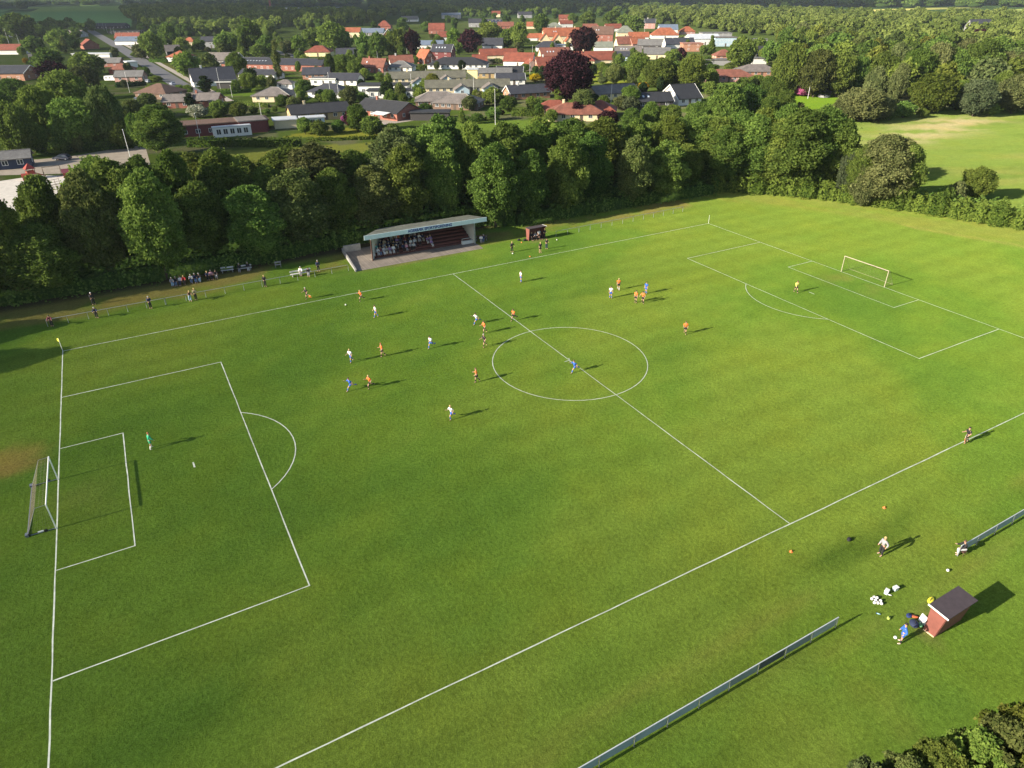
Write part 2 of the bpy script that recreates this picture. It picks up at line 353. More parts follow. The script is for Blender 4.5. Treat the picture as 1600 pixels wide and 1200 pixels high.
# ------------------------------------------------------------------ pitch markings
Lp, Wp = 105.43, 65.81
pm = MB(); Z0 = .006
def pl(x0, y0, x1, y1, w=.095):
    d = np.array([x1-x0, y1-y0]); L = np.hypot(*d); d = d/L; n = np.array([-d[1], d[0]])*w/2; K = max(1, int(L/2.0)); vs = []
    for k in range(K+1):
        c = np.array([x0, y0])+d*L*k/K+np.array([-d[1], d[0]])*random.uniform(-.02, .02); j = random.uniform(.8, 1.15)
        vs += [(*(c+n*j), Z0), (*(c-n*j), Z0)]
    pm.add(vs, [(2*k, 2*k+1, 2*k+3, 2*k+2) for k in range(K)])
def arc(cx, cy, r, a0, a1, w=.095):
    K = max(6, int(abs(a1-a0)*r/1.0)); vs = []
    for k in range(K+1):
        t = a0+(a1-a0)*k/K
        for rr in (r+w/2, r-w/2): vs.append((cx+rr*math.cos(t), cy+rr*math.sin(t), Z0+.004))
    pm.add(vs, [(2*k, 2*k+2, 2*k+3, 2*k+1) for k in range(K)])
H = Wp/2
pl(0, -H, Lp, -H); pl(0, H, Lp, H); pl(0, -H+.07, 0, H-.07); pl(Lp, -H+.07, Lp, H-.07); Z0 = .010
pl(Lp/2, -H+.07, Lp/2, H-.07); arc(Lp/2, 0, 9.15, 0, 2*math.pi); Z0 = .014; pl(Lp/2-.2, -.5, Lp/2+.2, .5); pl(Lp/2-.7, 0, Lp/2+.1, 0)
for s, x in ((1, 0), (-1, Lp)):
    Z0 = .010
    for dx, hy in ((16.5, 20.16), (5.5, 9.16)):
        pl(x+s*.07, -hy, x+s*dx, -hy); pl(x+s*.07, hy, x+s*dx, hy); Z0 += .004; pl(x+s*dx, -hy-.06, x+s*dx, hy+.06); Z0 -= .004
    a0 = math.acos(5.5/9.15); c0 = 0 if s > 0 else math.pi; Z0 = .016; arc(x+s*11, 0, 9.15, c0-a0, c0+a0); Z0 = .010
    pl(x+s*11, -.45, x+s*11, .45, .16)
_t = pm.build("pitch_markings", LINE); _t["kind"] = "structure"

# ------------------------------------------------------------------ foliage
def np_mesh(name, v, q, rnd=None):
    me = bpy.data.meshes.new(name); k = q.shape[1]
    me.vertices.add(len(v)); me.vertices.foreach_set("co", np.asarray(v, np.float32).ravel())
    me.loops.add(q.size); me.loops.foreach_set("vertex_index", q.astype(np.int32).ravel())
    me.polygons.add(len(q)); me.polygons.foreach_set("loop_start", np.arange(len(q))*k)
    me.update()
    if rnd is not None:
        a = me.attributes.new("rnd", 'FLOAT', 'FACE'); a.data.foreach_set("value", np.asarray(rnd, np.float32))
    return me
def leaf_quads(p, nrm, size, r, curl=.25):
    n = len(p); t = np.cross(nrm, r.normal(size=(n, 3))); t /= np.linalg.norm(t, axis=1)[:, None]+1e-9
    b = np.cross(nrm, t); s = (size*r.uniform(.6, 1.35, n))[:, None]; a = r.uniform(.55, 1.0, n)[:, None]
    c = nrm*s*curl
    v = np.stack([p-t*s-c, p-b*s*a, p+t*s-c, p+b*s*a], 1).reshape(-1, 3)
    return v, np.arange(4*n).reshape(n, 4)
def core_sphere(c, r, nu=7, nv=5):
    mb = MB().sphere(c, 1, nu, nv); v = np.array(mb.v)-c; v = v*np.asarray(r)+c
    q = np.array([f if len(f) == 4 else (f[0], f[1], f[2], f[2]) for f in mb.f]); return v, q
def crown(name, R, Ht, cb, nl, nleaf, leaf, seed, lobe=(.30, .46), shape='round', core=.74):
    r = np.random.default_rng(seed); lo = []
    zc = (Ht+cb)/2; hz = (Ht-cb)/2
    for i in range(nl):
        for _ in range(60):
            z = r.uniform(-1, 1)
            if shape == 'cone': w = .12+.88*(1-(z+1)/2)**.9
            elif shape == 'column': w = .55+.45*math.sqrt(max(0, 1-z*z))
            elif shape == 'egg': w = math.sqrt(max(0, 1-z*z))*(1.0 if z < 0 else .92)*(1-.12*z)
            else: w = math.sqrt(max(0, 1-(z*.92)**2))
            rr = w*math.sqrt(r.uniform(.05, 1)); t = r.uniform(0, 2*math.pi)
            rl = r.uniform(*lobe)*R*(1 if shape != 'cone' else (.35+.75*w))
            x, y = max(0, rr*R-rl*.75)*math.cos(t), max(0, rr*R-rl*.75)*math.sin(t)
            zz = zc+z*(hz-rl*.6)
            if all((x-a[0])**2+(y-a[1])**2+(zz-a[2])**2 > (.45*(rl+a[3]))**2 for a in lo): break
        lo.append((x, y, zz, rl))
    lo = np.array(lo); w = lo[:, 3]**2; w /= w.sum()
    n = int(nleaf*1.7); li = r.choice(nl, n, p=w); u = r.normal(size=(n, 3)); u[:, 2] += .25; u /= np.linalg.norm(u, axis=1)[:, None]
    bump = 1+.16*np.sin(u[:, 0]*7+li)*np.sin(u[:, 1]*6+li*2)+.1*np.sin(u[:, 2]*11+li)
    p = lo[li, :3]+u*(lo[li, 3]*bump*(r.uniform(.72, 1.12, n)+.18*np.clip(r.normal(size=n), 0, 3)*(r.random(n) < .35)))[:, None]*np.array([1, 1, .85])
    keep = np.ones(n, bool)
    for j in range(nl):
        dd = np.linalg.norm((p-lo[j, :3])/np.array([1, 1, .85]), axis=1); keep &= (dd > .82*lo[j, 3]) | (li == j)
    p, u, li = p[keep][:nleaf], u[keep][:nleaf], li[keep][:nleaf]; n = len(p)
    nn = u*.7+r.normal(size=(n, 3))*.85; nn /= np.linalg.norm(nn, axis=1)[:, None]
    v, q = leaf_quads(p, nn, leaf, r); lr = r.uniform(.15, .7, nl)
    rn = np.clip(lr[li]+r.normal(size=n)*.30+.22*(p[:, 2]-cb)/(Ht-cb)*0, 0, 1)
    vs, qs, rs = [v], [q], [rn]; o = len(v)
    for j in range(nl):
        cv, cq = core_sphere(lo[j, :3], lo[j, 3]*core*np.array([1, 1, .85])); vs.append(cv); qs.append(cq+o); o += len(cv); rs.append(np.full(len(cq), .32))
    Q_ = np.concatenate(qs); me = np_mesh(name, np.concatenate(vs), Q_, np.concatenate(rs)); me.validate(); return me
def trunk_mesh(R, Ht, cb, r0, seed):
    r = random.Random(seed); m = MB(); top = cb+(Ht-cb)*.55; p = Vector((0, 0, -.1)); rr = r0; K = 5
    for k in range(K):
        q = Vector((r.uniform(-.1, .1)*R*.5, r.uniform(-.1, .1)*R*.5, top*(k+1)/K)); m.bar(p, q, rr, 8, rr*.78); p = q; rr *= .78
        if k >= 1:
            for _ in range(2):
                t = r.uniform(0, 6.28); m.bar(p-Vector((0, 0, .3)), p+Vector((math.cos(t)*R*.6, math.sin(t)*R*.6, (Ht-cb)*.18)), rr*.55, 6, rr*.12)
    return m.mesh("trunk", True)
PROTO = {}
def proto(cls, R, Ht, cb, nl, nleaf, leaf, r0, nvar, **k):
    PROTO[cls] = [(R, Ht, crown("crown", R, Ht, cb, nl, nleaf, leaf, 100*len(PROTO)+i, **k), trunk_mesh(R, Ht, cb, r0, i)) for i in range(nvar)]
proto('tall', 5.2, 17.0, 1.6, 60, 30000, .20, .32, 5, shape='egg', lobe=(.20, .40))
proto('broad', 6.0, 11.0, 1.0, 52, 16000, .25, .35, 4, lobe=(.20, .40))
proto('small', 3.0, 5.5, .5, 20, 3000, .24, .14, 4, lobe=(.32, .48))
proto('far', 5.5, 11.0, .6, 26, 1900, .52, .3, 6, lobe=(.30, .44))
proto('cone', 2.4, 11.0, .6, 30, 4200, .22, .18, 2, shape='cone', lobe=(.40, .55))
proto('column', 1.8, 11.0, .5, 24, 3200, .22, .15, 2, shape='column', lobe=(.42, .6))
proto('near', 2.6, 12.0, 7.5, 110, 34000, .085, .12, 3, lobe=(.07, .20), core=.25, shape='egg')

TREES = []
def tree(x, y, r, h, kind, cls, name="tree", label=None, cat="tree", group=None, rz=None, bark=None, trunk=True, z=0.0):
    R, Ht, cm, tm = random.choice(PROTO[cls])
    t = empty(name, (x, y, z), rz if rz is not None else random.uniform(0, 6.28), (r/R, r/R*random.uniform(.92, 1.08), h/Ht))
    link("crown", cm, F[kind], t)
    if trunk: link("trunk", tm, bark or BARK, t)
    t["category"] = cat
    if group: t["group"] = group
    if label: tag(t, label)
    TREES.append((t, kind, cls, r, h)); return t
def tpx(cx, top, base, hw, kind, cls=None, **k):
    """tree from its outline in the survey photo: centre column, top row, base row, half width"""
    p = at(cx, base); D = float(CR[2] @ (p-CP)); r = hw*D/FPX*1.0; h = max(1.0, height_at(p[0], p[1], top))
    if cls is None: cls = 'far' if dist(p) > 420 else ('small' if h < 6.5 else 'broad')
    return tree(p[0], p[1], r, h*.97, kind, cls, **k)

def leaf_box(name, pts, w, h, leaf, dens, m, seed, lump=.25, parent=None):
    """hedge or thicket: leaves over the skin of a bank that follows the line pts"""
    r = np.random.default_rng(seed); P = [np.array(q[:2], float) for q in pts]; vs = []; qs = []; rs = []; o = 0
    for a, b in zip(P[:-1], P[1:]):
        L = np.hypot(*(b-a)); d = (b-a)/L; n = np.array([-d[1], d[0]]); N = int(L*(w+2*h)*dens)
        s = r.uniform(-.2, L+.2, N); c = r.uniform(0, w+2*h, N); X_ = np.zeros((N, 3)); nr = np.zeros((N, 3))
        off = np.where(c < h, -w/2, np.where(c > h+w, w/2, c-h-w/2)); z = np.where(c < h, c, np.where(c > h+w, w+2*h-c, h))
        amp = 1+lump*(np.sin(s*1.3+seed)*np.sin(s*.47+2)+.5*np.sin(s*3.1+off*2))
        X_[:, :2] = a+np.outer(s, d)+np.outer(off*amp+r.normal(size=N)*leaf*.6, n); X_[:, 2] = z*amp+r.normal(size=N)*leaf*.4
        X_[:, 2] = np.maximum(X_[:, 2], .05)
        side = np.where(c < h, -1, np.where(c > h+w, 1, 0)); nr[:, :2] = np.outer(side, n); nr[:, 2] = (side == 0)+.3; nr += r.normal(size=(N, 3))*.5; nr /= np.linalg.norm(nr, axis=1)[:, None]
        v, q = leaf_quads(X_, nr, leaf, r); vs.append(v); qs.append(q+o); o += len(v)
        rs.append(np.clip(.45+.25*np.sin(s*.9+seed*1.7)+r.normal(size=N)*.18, 0, 1))
        i = 1-lump*.9-.1; A = a-d*.0; cs = [A-n*w/2*i, b-n*w/2*i, b+n*w/2*i, A+n*w/2*i]
        cv = np.array([(*q_, 0) for q_ in cs]+[(*q_, h*i) for q_ in cs]); vs.append(cv)
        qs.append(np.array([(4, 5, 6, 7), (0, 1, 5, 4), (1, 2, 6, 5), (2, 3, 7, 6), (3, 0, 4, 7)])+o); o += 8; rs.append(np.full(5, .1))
    return link(name, np_mesh(name, np.concatenate(vs), np.concatenate(qs), np.concatenate(rs)), m, parent)

# ------------------------------------------------------------------ houses
RT = dict(red=tiles("red_tiles", (.23, .062, .036)), orange=tiles("orange_tiles", (.34, .105, .048)), brownred=tiles("brown_red_tiles", (.23, .085, .055)),
 dark=tiles("dark_tiles", (.048, .050, .062), .2, .6), black=tiles("black_felt", (.030, .031, .036), .2, .7), grey=tiles("grey_eternit", (.165, .160, .155), .2),
 greybrown=tiles("grey_brown_eternit", (.185, .160, .145), .25), greengrey=tiles("mossy_grey_slate", (.21, .225, .18), .2), brown=tiles("brown_tiles", (.15, .085, .06), .25),
 light=paint("pale_sheet_roof", (.55, .57, .60), .5, .08, .5), blueroof=tiles("blue_grey_sheet", (.16, .20, .27), .15, .5), salmon=tiles("salmon_felt", (.42, .20, .14), .15), olive=tiles("olive_eternit", (.14, .135, .10), .25))
WL = dict(white=paint("white_render", (.74, .73, .69), .8, .06), cream=paint("cream_render", (.72, .60, .38), .8, .08), yellow=brick("yellow_brick", (.46, .32, .14)),
 red=brick("red_brick", (.30, .10, .065)), orange=brick("orange_brick", (.42, .20, .12)), pink=paint("pink_render", (.44, .25, .21), .8, .08), dark=paint("dark_boarding", (.055, .05, .05), .8, .2),
 grey=paint("grey_render", (.30, .30, .30), .8, .1), maroon=paint("maroon_boarding", (.16, .035, .035), .7, .15), blue=paint("pale_blue_boarding", (.42, .54, .62), .6, .08), brown=brick("brown_brick", (.20, .12, .08)),
 lemon=paint("lemon_render", (.78, .68, .36), .8, .06), navy=paint("navy_boarding", (.022, .035, .075), .7, .1))
DOORM = paint("door_paint", (.12, .09, .07), .5, .2)
_wm = {}
def win_mesh(w, h):
    k = (round(w, 1), round(h, 1))
    if k not in _wm:
        m = MB(); t = .09
        m.box(-w/2, w/2, -.02, .07, -h/2, -h/2+t); m.box(-w/2, w/2, -.02, .07, h/2-t, h/2)
        m.box(-w/2, -w/2+t, -.02, .07, -h/2+t, h/2-t); m.box(w/2-t, w/2, -.02, .07, -h/2+t, h/2-t)
        if w > 1.0: m.box(-t/2, t/2, -.02, .065, -h/2+t, h/2-t)
        _wm[k] = (m.mesh("window"), MB().box(-w/2+t, w/2-t, 0, .03, -h/2+t, h/2-t).mesh("pane"))
    return _wm[k]
def window(parent, c, nrm, w=1.3, h=1.2, m=WHITE, pane=True, name="window"):
    """c: centre on the wall in the parent's coordinates; nrm: outward 2D normal"""
    a, b = win_mesh(w, h); o = link(name, a, m, parent, c, math.atan2(nrm[1], nrm[0])-math.pi/2)
    if pane: link("pane", b, GLASS, o)
    return o
def ridge_px(u1, v1, u2, v2, z):
    A, B = at(u1, v1, z), at(u2, v2, z); d = (B-A)[:2]; return (A+B)/2, float(np.hypot(*d)), math.atan2(d[1], d[0])
def volume(root, mid, L, ang, zr, W, typ, wall, roof, hw=None, win=2.9, trim=False, chim=0, sky=0, eave=.45, gab=True, door=True, pane=True, base=0.0, upw=True, wh=1.2, nowin=()):
    """one wall block with its roof under the house; mid = ground centre (world), L = length of the walls along the ridge"""
    lx, ly = mid[0]-root.location.x, mid[1]-root.location.y; rt = RT[roof] if isinstance(roof, str) else roof; wm = WL[wall]
    if hw is None: hw = 2.5 if zr < 6 else (3.0 if zr < 8 else 5.0)
    m = MB(); a, b = L/2, W/2
    if typ == 'gable':
        m.add([(-a, -b, 0), (a, -b, 0), (a, b, 0), (-a, b, 0), (-a, -b, hw), (a, -b, hw), (a, b, hw), (-a, b, hw), (-a, 0, zr-.22), (a, 0, zr-.22)],
              [(3, 2, 1, 0), (0, 1, 5, 4), (2, 3, 7, 6), (1, 2, 6, 9, 5), (3, 0, 4, 8, 7), (4, 5, 9, 8), (6, 7, 8, 9)])
    else: m.box(-a, a, -b, b, 0, hw)
    wo = m.build("wall", wm, root, (lx, ly, base), ang)
    r = MB(); e = eave; sl_ = (zr-hw)/b if b else 0; ez = hw-e*sl_+.04; th = .2
    if typ == 'gable':
        for s in (1, -1):
            pts = [(-a-e, s*(b+e), ez), (a+e, s*(b+e), ez), (a+e, 0, zr), (-a-e, 0, zr)]
            r.slab(pts if s < 0 else pts[::-1], th)
        r.bar((-a-e, 0, zr+.02), (a+e, 0, zr+.02), .12, 6)
    elif typ == 'hip':
        k = max(.2, a-b); E_ = [(-a-e, -b-e, ez), (a+e, -b-e, ez), (a+e, b+e, ez), (-a-e, b+e, ez)]; R1, R2 = (-k, 0, zr), (k, 0, zr)
        r.add(E_+[R1, R2]+[(p[0], p[1], ez-th) for p in E_], [(0, 1, 5, 4), (2, 3, 4, 5), (1, 2, 5), (3, 0, 4), (6, 7, 1, 0), (7, 8, 2, 1), (8, 9, 3, 2), (9, 6, 0, 3), (9, 8, 7, 6)])
    else:
        r.box(-a-e, a+e, -b-e, b+e, hw+.005, hw+.28)
        r.box(-a-e+.25, a+e-.25, -b-e+.25, b+e-.25, hw+.28, hw+.34)
    ro = r.build("roof", rt, root, (lx, ly, base), ang)
    if trim:
        t = MB()
        if typ == 'gable':
            for s in (1, -1):
                for x in (-a-e-.03, a+e+.03):
                    t.hexa([(x-.05, s*(b+e), ez-.28), (x+.05, s*(b+e), ez-.28), (x+.05, 0, zr-.28), (x-.05, 0, zr-.28)], [(x-.05, s*(b+e), ez+.08), (x+.05, s*(b+e), ez+.08), (x+.05, 0, zr+.08), (x-.05, 0, zr+.08)])
            t.build("bargeboard", WHITE, ro)
        elif typ == 'hip':
            k = max(.2, a-b)
            for s in (1, -1):
                for q in (1, -1): t.bar((s*k, 0, zr+.02), (s*(a+e), q*(b+e), ez+.04), .10, 5)
            t.bar((-k, 0, zr+.03), (k, 0, zr+.03), .10, 5); t.build("ridge_cap", CONC, ro)
        else: MB().box(-a-e-.04, a+e+.04, -b-e-.06, -b-e-.01, hw-.02, hw+.33).box(-a-e-.04, a+e+.04, b+e+.01, b+e+.06, hw-.02, hw+.33).build("fascia", WHITE, ro)
    for k in range(chim):
        x = (-a*.45, a*.4, 0)[k % 3]
        c = MB().box(x-.35, x+.35, -.3, .3, zr-.7, zr+.9).box(x-.42, x+.42, -.37, .37, zr+.9, zr+1.0)
        c.build("chimney", WL['red'] if wall in ('red', 'brown', 'maroon') else WL['cream'] if wall in ('cream', 'yellow') else WL['white'], ro)
    cv = np.array([CP[0]-mid[0], CP[1]-mid[1]]); cs_, sn = math.cos(ang), math.sin(ang)
    cl = np.array([cv[0]*cs_+cv[1]*sn, -cv[0]*sn+cv[1]*cs_]); sy = 1 if cl[1] > 0 else -1; sx = 1 if cl[0] > 0 else -1
    for k in range(sky):
        x = -a*.55+k*min(1.9, a*1.1/max(1, sky-1 if sky > 1 else 1)); f = .48; yy = sy*b*f; zz = zr-(zr-hw)*f+.08
        o = MB().box(-.35, .35, -.55, .55, 0, .08).build("skylight", paint("skylight_glass", (.55, .60, .66), .1, .05), ro, (x, yy, zz)); o.rotation_euler = (-sy*math.atan(sl_), 0, 0)
    if win:
        n = max(1, int((L-1.2)/win)); lv = [1.55] if hw < 4.2 else [1.55, 4.1]
        if hw > 7: lv.append(6.7)
        if 'long' not in nowin:
            for zz in lv:
                for k in range(n):
                    x = (k-(n-1)/2)*(L-1.2)/n
                    if door and k == n//2 and zz < 2 and n > 2:
                        dd = MB().box(-.5, .5, -.03, .06, 0, 2.1).build("door", DOORM, wo, (x, sy*b, .02), 0 if sy > 0 else math.pi); 
                        if pane: MB().sphere((.38, .09, 1.05), .05, 6, 4).build("handle", STEEL, dd)
                        continue
                    window(wo, (x, sy*b, zz), (0, sy), 1.35, wh, pane=pane)
        if gab and 'gable' not in nowin:
            for yy in ((-W*.22, W*.22) if W > 6.5 else (0,)):
                window(wo, (sx*a, yy, 1.55), (sx, 0), 1.2, wh, pane=pane)
            if typ == 'gable' and zr > 6.3 and upw:
                for yy in (-.8, .8): window(wo, (sx*a, yy, hw+(zr-hw)*.35), (sx, 0), 1.0, 1.2, pane=pane)
    return wo, ro
HOUSES = []
def house(short, label, rd, zr, W, typ, wall, roof, name="house", cat="house", group=None, **k):
    if len(rd) == 4 and rd[0] != 'm':
        mid, L, ang = ridge_px(*rd, zr)
        if typ == 'hip': L += W*.9
    else:
        _, u, v, L, a_ = rd; mid = at(u, v, zr); ang = rad(-28.9+a_)
    root = empty(name, (mid[0], mid[1], 0)); tag(root, label, cat, group)
    if dist(mid) > 430: k.setdefault('pane', False); k.setdefault('win', 4.5)
    volume(root, mid, L, ang, zr, W, typ, wall, roof, **k)
    HOUSES.append((short, *px((mid[0], mid[1], zr/2)), mid)); return root
def wing(root, rd, zr, W, typ, wall, roof, **k):
    if len(rd) == 4 and rd[0] != 'm':
        mid, L, ang = ridge_px(*rd, zr)
        if typ == 'hip': L += W*.9
    else: _, u, v, L, a_ = rd; mid = at(u, v, zr); ang = rad(-28.9+a_)
    if dist(mid) > 430: k.setdefault('pane', False)
    return volume(root, mid, L, ang, zr, W, typ, wall, roof, **k)
M = lambda u, v, L, a: ('m', u, v, L, a)
# front rows
h = house('long yellow-brick bungalow', 'long yellow-brick bungalow with black ribbed roof and white conservatory', (450,164,540,158), 4.9, 10, 'gable', 'yellow', 'black', chim=1, hw=2.6)
wing(h, M(487, 181, 7.5, 20), 2.9, 3.6, 'flat', 'blue', 'light', hw=2.5, win=1.6, door=False)
wing(h, M(444, 183, 7, 20), 3, 6, 'flat', 'cream', 'light', hw=2.5, win=0)
h = house('black-roofed brick-gable bungalow', 'black-roofed bungalow with wide red-brick gable and white awning over its terrace', (572,153,638,160), 5.3, 12, 'gable', 'red', 'black', hw=2.6, chim=1)
p = at(594, 176, 2.6); o = MB().slab([(-3.2,-1.6,2.3),(3.2,-1.6,2.3),(3.2,1.6,2.7),(-3.2,1.6,2.7)], .1).build('awning', WHITE, h, (p[0]-h.location.x, p[1]-h.location.y, 0), rad(-65))
wing(h, M(672, 172, 13, 0), 2.9, 6, 'flat', 'dark', 'black', hw=2.4, win=0)
h = house('grey-brown hipped house', 'grey-brown hipped bungalow of two joined wings with pale ridge caps', M(684, 143, 17, 5), 5.0, 10, 'hip', 'brown', 'greybrown', trim=True, win=2.2)
wing(h, M(716, 146, 17, -12), 5.0, 11, 'hip', 'brown', 'greybrown', trim=True, win=2.2)
house('cream hipped bungalow', 'cream-walled bungalow with grey hipped roof at the left of the front row', M(428, 136, 15, 0), 4.9, 12, 'hip', 'cream', 'greybrown', trim=True)
house('white-walled dark hipped house', 'white-walled house with dark hipped roof behind two flagpoles', M(515, 130, 15.5, -12), 5.0, 11, 'hip', 'white', 'dark', chim=1)
h = house('flat black-roofed white house', 'white modern house with flat black roofs on two levels', M(600, 131, 21, 0), 3.6, 9, 'flat', 'white', 'black', hw=3.4)
wing(h, M(617, 139, 22, 0), 3.1, 7, 'flat', 'white', 'black', hw=2.8, wh=1.5)
h = house('red clubhouse', 'long low red-brick clubhouse with brown flat roof and white window bay', M(345, 188, 27, 26), 3.5, 9, 'flat', 'maroon', RT['brown'], hw=3.2, win=3.4, name='clubhouse', cat='clubhouse')
wing(h, M(391, 185, 8, 26), 3.7, 9, 'flat', 'maroon', 'greybrown', hw=3.5, win=0)
wing(h, M(361, 196, 11, 26), 3, 2.0, 'flat', 'white', 'light', hw=2.7, win=1.7, door=False, wh=1.6, eave=.1)
h = house('first cream terrace', 'long cream-gabled terrace under mossy brown roof, upper of two alike, with pale blue porches', M(664, 111, 38, 8), 5.0, 8, 'gable', 'cream', 'olive', hw=2.5, chim=1)
for q in ((654, 121), (697, 117)): wing(h, M(*q, 6, 98), 4.3, 6, 'gable', 'blue', 'greybrown', hw=2.5, win=2, door=False)
h = house('second cream terrace', 'long cream-gabled terrace under mossy brown roof, lower of two alike, behind the hipped bungalow', M(730, 124, 36, 6), 5.0, 9, 'gable', 'cream', 'olive', hw=2.5, chim=1)
for q in ((721, 131), (765, 129)): wing(h, M(*q, 6, 98), 4.3, 6, 'gable', 'blue', 'greybrown', hw=2.5, win=2, door=False)
h = house('yellow house with lemon tower', 'yellow-walled low house with a lemon boarded tower box at its left', M(765, 106, 22, 0), 4.4, 9, 'gable', 'yellow', 'grey', hw=2.6)
wing(h, M(738, 107, 5, 0), 5.6, 4, 'flat', 'lemon', 'light', hw=5.3, win=0)
house('dark-roofed white-gable bungalow', 'small white-gabled bungalow with dark roof right of the second terrace', M(797, 114, 13, 5), 4.8, 9, 'gable', 'white', 'dark', trim=True)
house('black-roofed bungalow with white trim', 'black-roofed bungalow with white bargeboards behind the lemon tower house', M(797, 103, 13, -4), 4.8, 10, 'gable', 'cream', 'black', trim=True)
h = house('orange-brick bungalow', 'orange-brick bungalow with white bargeboards and dark roof left of the big copper beech', M(823, 132, 17, 20), 5.0, 9, 'gable', 'orange', 'dark', trim=True, chim=1)
h = house('black hipped roof house', 'large low white house under a broad black hipped roof', M(716, 89, 33, -5), 5.6, 16, 'hip', 'white', 'black')
house('grey-hipped white house', 'small white house with grey hipped roof and pale ridge caps', M(626, 95, 14, -5), 5.0, 11, 'hip', 'white', 'grey', trim=True)
house('dark red house with white gable', 'dark red-roofed house with white left gable beside a brick front', M(626, 86, 13, 15), 6.4, 8, 'gable', 'white', 'brownred', chim=1)
house('red-brown half-hipped house', 'brown-red roofed brick house with skylight among garden trees', M(585, 91, 13, -15), 6.8, 9, 'gable', 'red', 'brownred', chim=1, sky=1)
house('orange-roofed brick-gable house', 'steep orange-roofed house with a dark brick gable facing the pitch', M(664, 77, 8.5, -44), 7.6, 8.5, 'gable', 'red', 'orange', chim=1)
house('slate roof house with red gable', 'tall slate-roofed house with skylights and a dark red gable', M(692, 69, 13, -12), 8.8, 10.5, 'gable', 'maroon', 'dark', sky=4, trim=True)
house('small red house with white gable', 'small red-tiled house with white left gable below the row of red roofs', M(749, 85, 8, 8), 5.6, 6, 'gable', 'white', 'red')
house('long red-roofed farmhouse', 'long red-tiled house with cream left gable, first of the red row', M(778, 76, 22, 8), 8.0, 10, 'gable', 'cream', 'red')
h = house('red house with sunlit right gable', 'red-tiled house with shaded right gable beside the cream gable house', M(812, 82, 17, -15), 7.0, 10, 'gable', 'white', 'red')
wing(h, M(829, 92, 5, -60), 5.6, 8, 'gable', 'white', 'red')
house('cream-gable red house', 'red-tiled house with tall peach gable directly left of the copper beech', M(857, 88, 14, 14), 7.0, 9, 'gable', 'orange', 'red', chim=1)
house('brown-red house with three skylights', 'broad brown-red tiled house with three skylights behind the peach gable', M(866, 74, 18, 10), 7.6, 12, 'gable', 'cream', 'brownred', sky=3)
h = house('long red house behind beech', 'long red-tiled L-shaped house right of the copper beech', M(926, 80, 25, 5), 6.8, 12, 'gable', 'cream', 'red', hw=2.8, chim=1)
wing(h, M(918, 84, 10, 80), 6.0, 9, 'hip', 'cream', 'red', win=0)
house('blue-black hipped house', 'blue-black hipped roof house right of the lower red roofs', M(856, 64, 17, 0), 6.4, 10, 'hip', 'white', 'dark')
house('pale grey shed roofs', 'pale grey low roof beside the blue-black hipped house', M(878, 69, 16, 0), 3.8, 9, 'flat', 'white', 'blueroof', hw=3.4)
h = house('orange house with three gables', 'long orange-tiled house with three tall cream front gables', M(884, 43, 40, 8), 10.0, 11, 'gable', 'cream', 'orange', hw=4, chim=2, sky=2)
for q in ((851, 51), (871, 52), (891, 53)): wing(h, M(*q, 9, 95), 8.8, 8, 'gable', 'cream', 'orange', hw=4, win=0)
house('low orange annexe', 'low orange-roofed white annexe left of the three-gabled house', M(836, 52, 21, 0), 5.6, 9, 'gable', 'white', 'orange')
h = house('brown mansion', 'large three-storey red-brick house with brown roof and rows of windows', M(942, 41, 18, -10), 12.0, 13, 'gable', 'red', 'brown', hw=6.5, chim=1, sky=2)
house('mossy slate house', 'tall cream house with mossy grey slate roof behind the brown brick house', M(977, 40, 15, 0), 9.6, 11, 'hip', 'cream', 'greengrey', hw=4.5)
house('orange strip house', 'low orange-roofed house in front of the big orange roof', M(998, 50, 17, -3), 6.4, 9, 'gable', 'white', 'orange')
house('cream gable with orange dormer', 'cream-gabled house with dark roof and orange dormer', M(975, 57, 12, 12), 7.5, 9, 'gable', 'cream', 'brownred')
house('pink-gabled house', 'pink-white gabled house with orange roof right of the dormer house', M(996, 58, 11, 15), 7.0, 9, 'gable', 'pink', 'orange')
house('grey slate outbuilding', 'grey slate outbuilding below the brown brick house', M(943, 65, 13, -3), 6.0, 11, 'gable', 'white', 'greengrey')
house('grey-roofed longhouse', 'grey-roofed long house with skylights above the garden trees', M(981, 72, 17, -3), 5.8, 11, 'gable', 'grey', 'greybrown', sky=3)
house('slate bungalow behind hedges', 'dark slate-roofed bungalow behind dark hedges', M(966, 80, 14, -10), 5.0, 9, 'gable', 'blue', 'dark')
house('far red roof with white gable', 'far red-tiled roof with white gable above the mossy slate house', M(958, 37, 17, 6), 7.0, 10, 'gable', 'white', 'red')
house('far red barn', 'far brownish-red roof right behind the three-gabled house', M(922, 37, 15, 0), 6.5, 9, 'gable', 'orange', 'brownred')
house('small orange cottage', 'small orange cottage at the dark tree left of the slate roof', M(830, 34, 10, 0), 7.0, 9, 'gable', 'cream', 'orange')
house('red villa', 'far red villa roof above the three-gabled house', M(882, 23, 15, -5), 9, 10, 'gable', 'red', 'red', hw=5)
house('red house with white gable end', 'red-roofed house with small white gable end below the red villa', M(884, 32, 15, 10), 8, 9, 'gable', 'white', 'red')
house('mossy half-hipped villa', 'mossy grey half-hipped villa left of the red roofs', M(866, 35, 16, 0), 8.4, 12, 'hip', 'grey', 'greengrey')
h = house('tall pink villa', 'tall pink villa with white gable standing highest at the wood edge', M(1016, 29, 12, -10), 10, 9, 'gable', 'pink', 'dark', hw=6, trim=True, chim=1)
h = house('big orange roof', 'big orange-tiled white house with a shaded right half', M(1039, 43, 24, -4), 8.6, 14, 'hip', 'white', 'orange', hw=3.2, chim=1)
house('grey ridge roof', 'grey ridge roof rising behind the big orange roof', M(1044, 38, 18, 0), 9, 9, 'gable', 'white', 'blueroof')
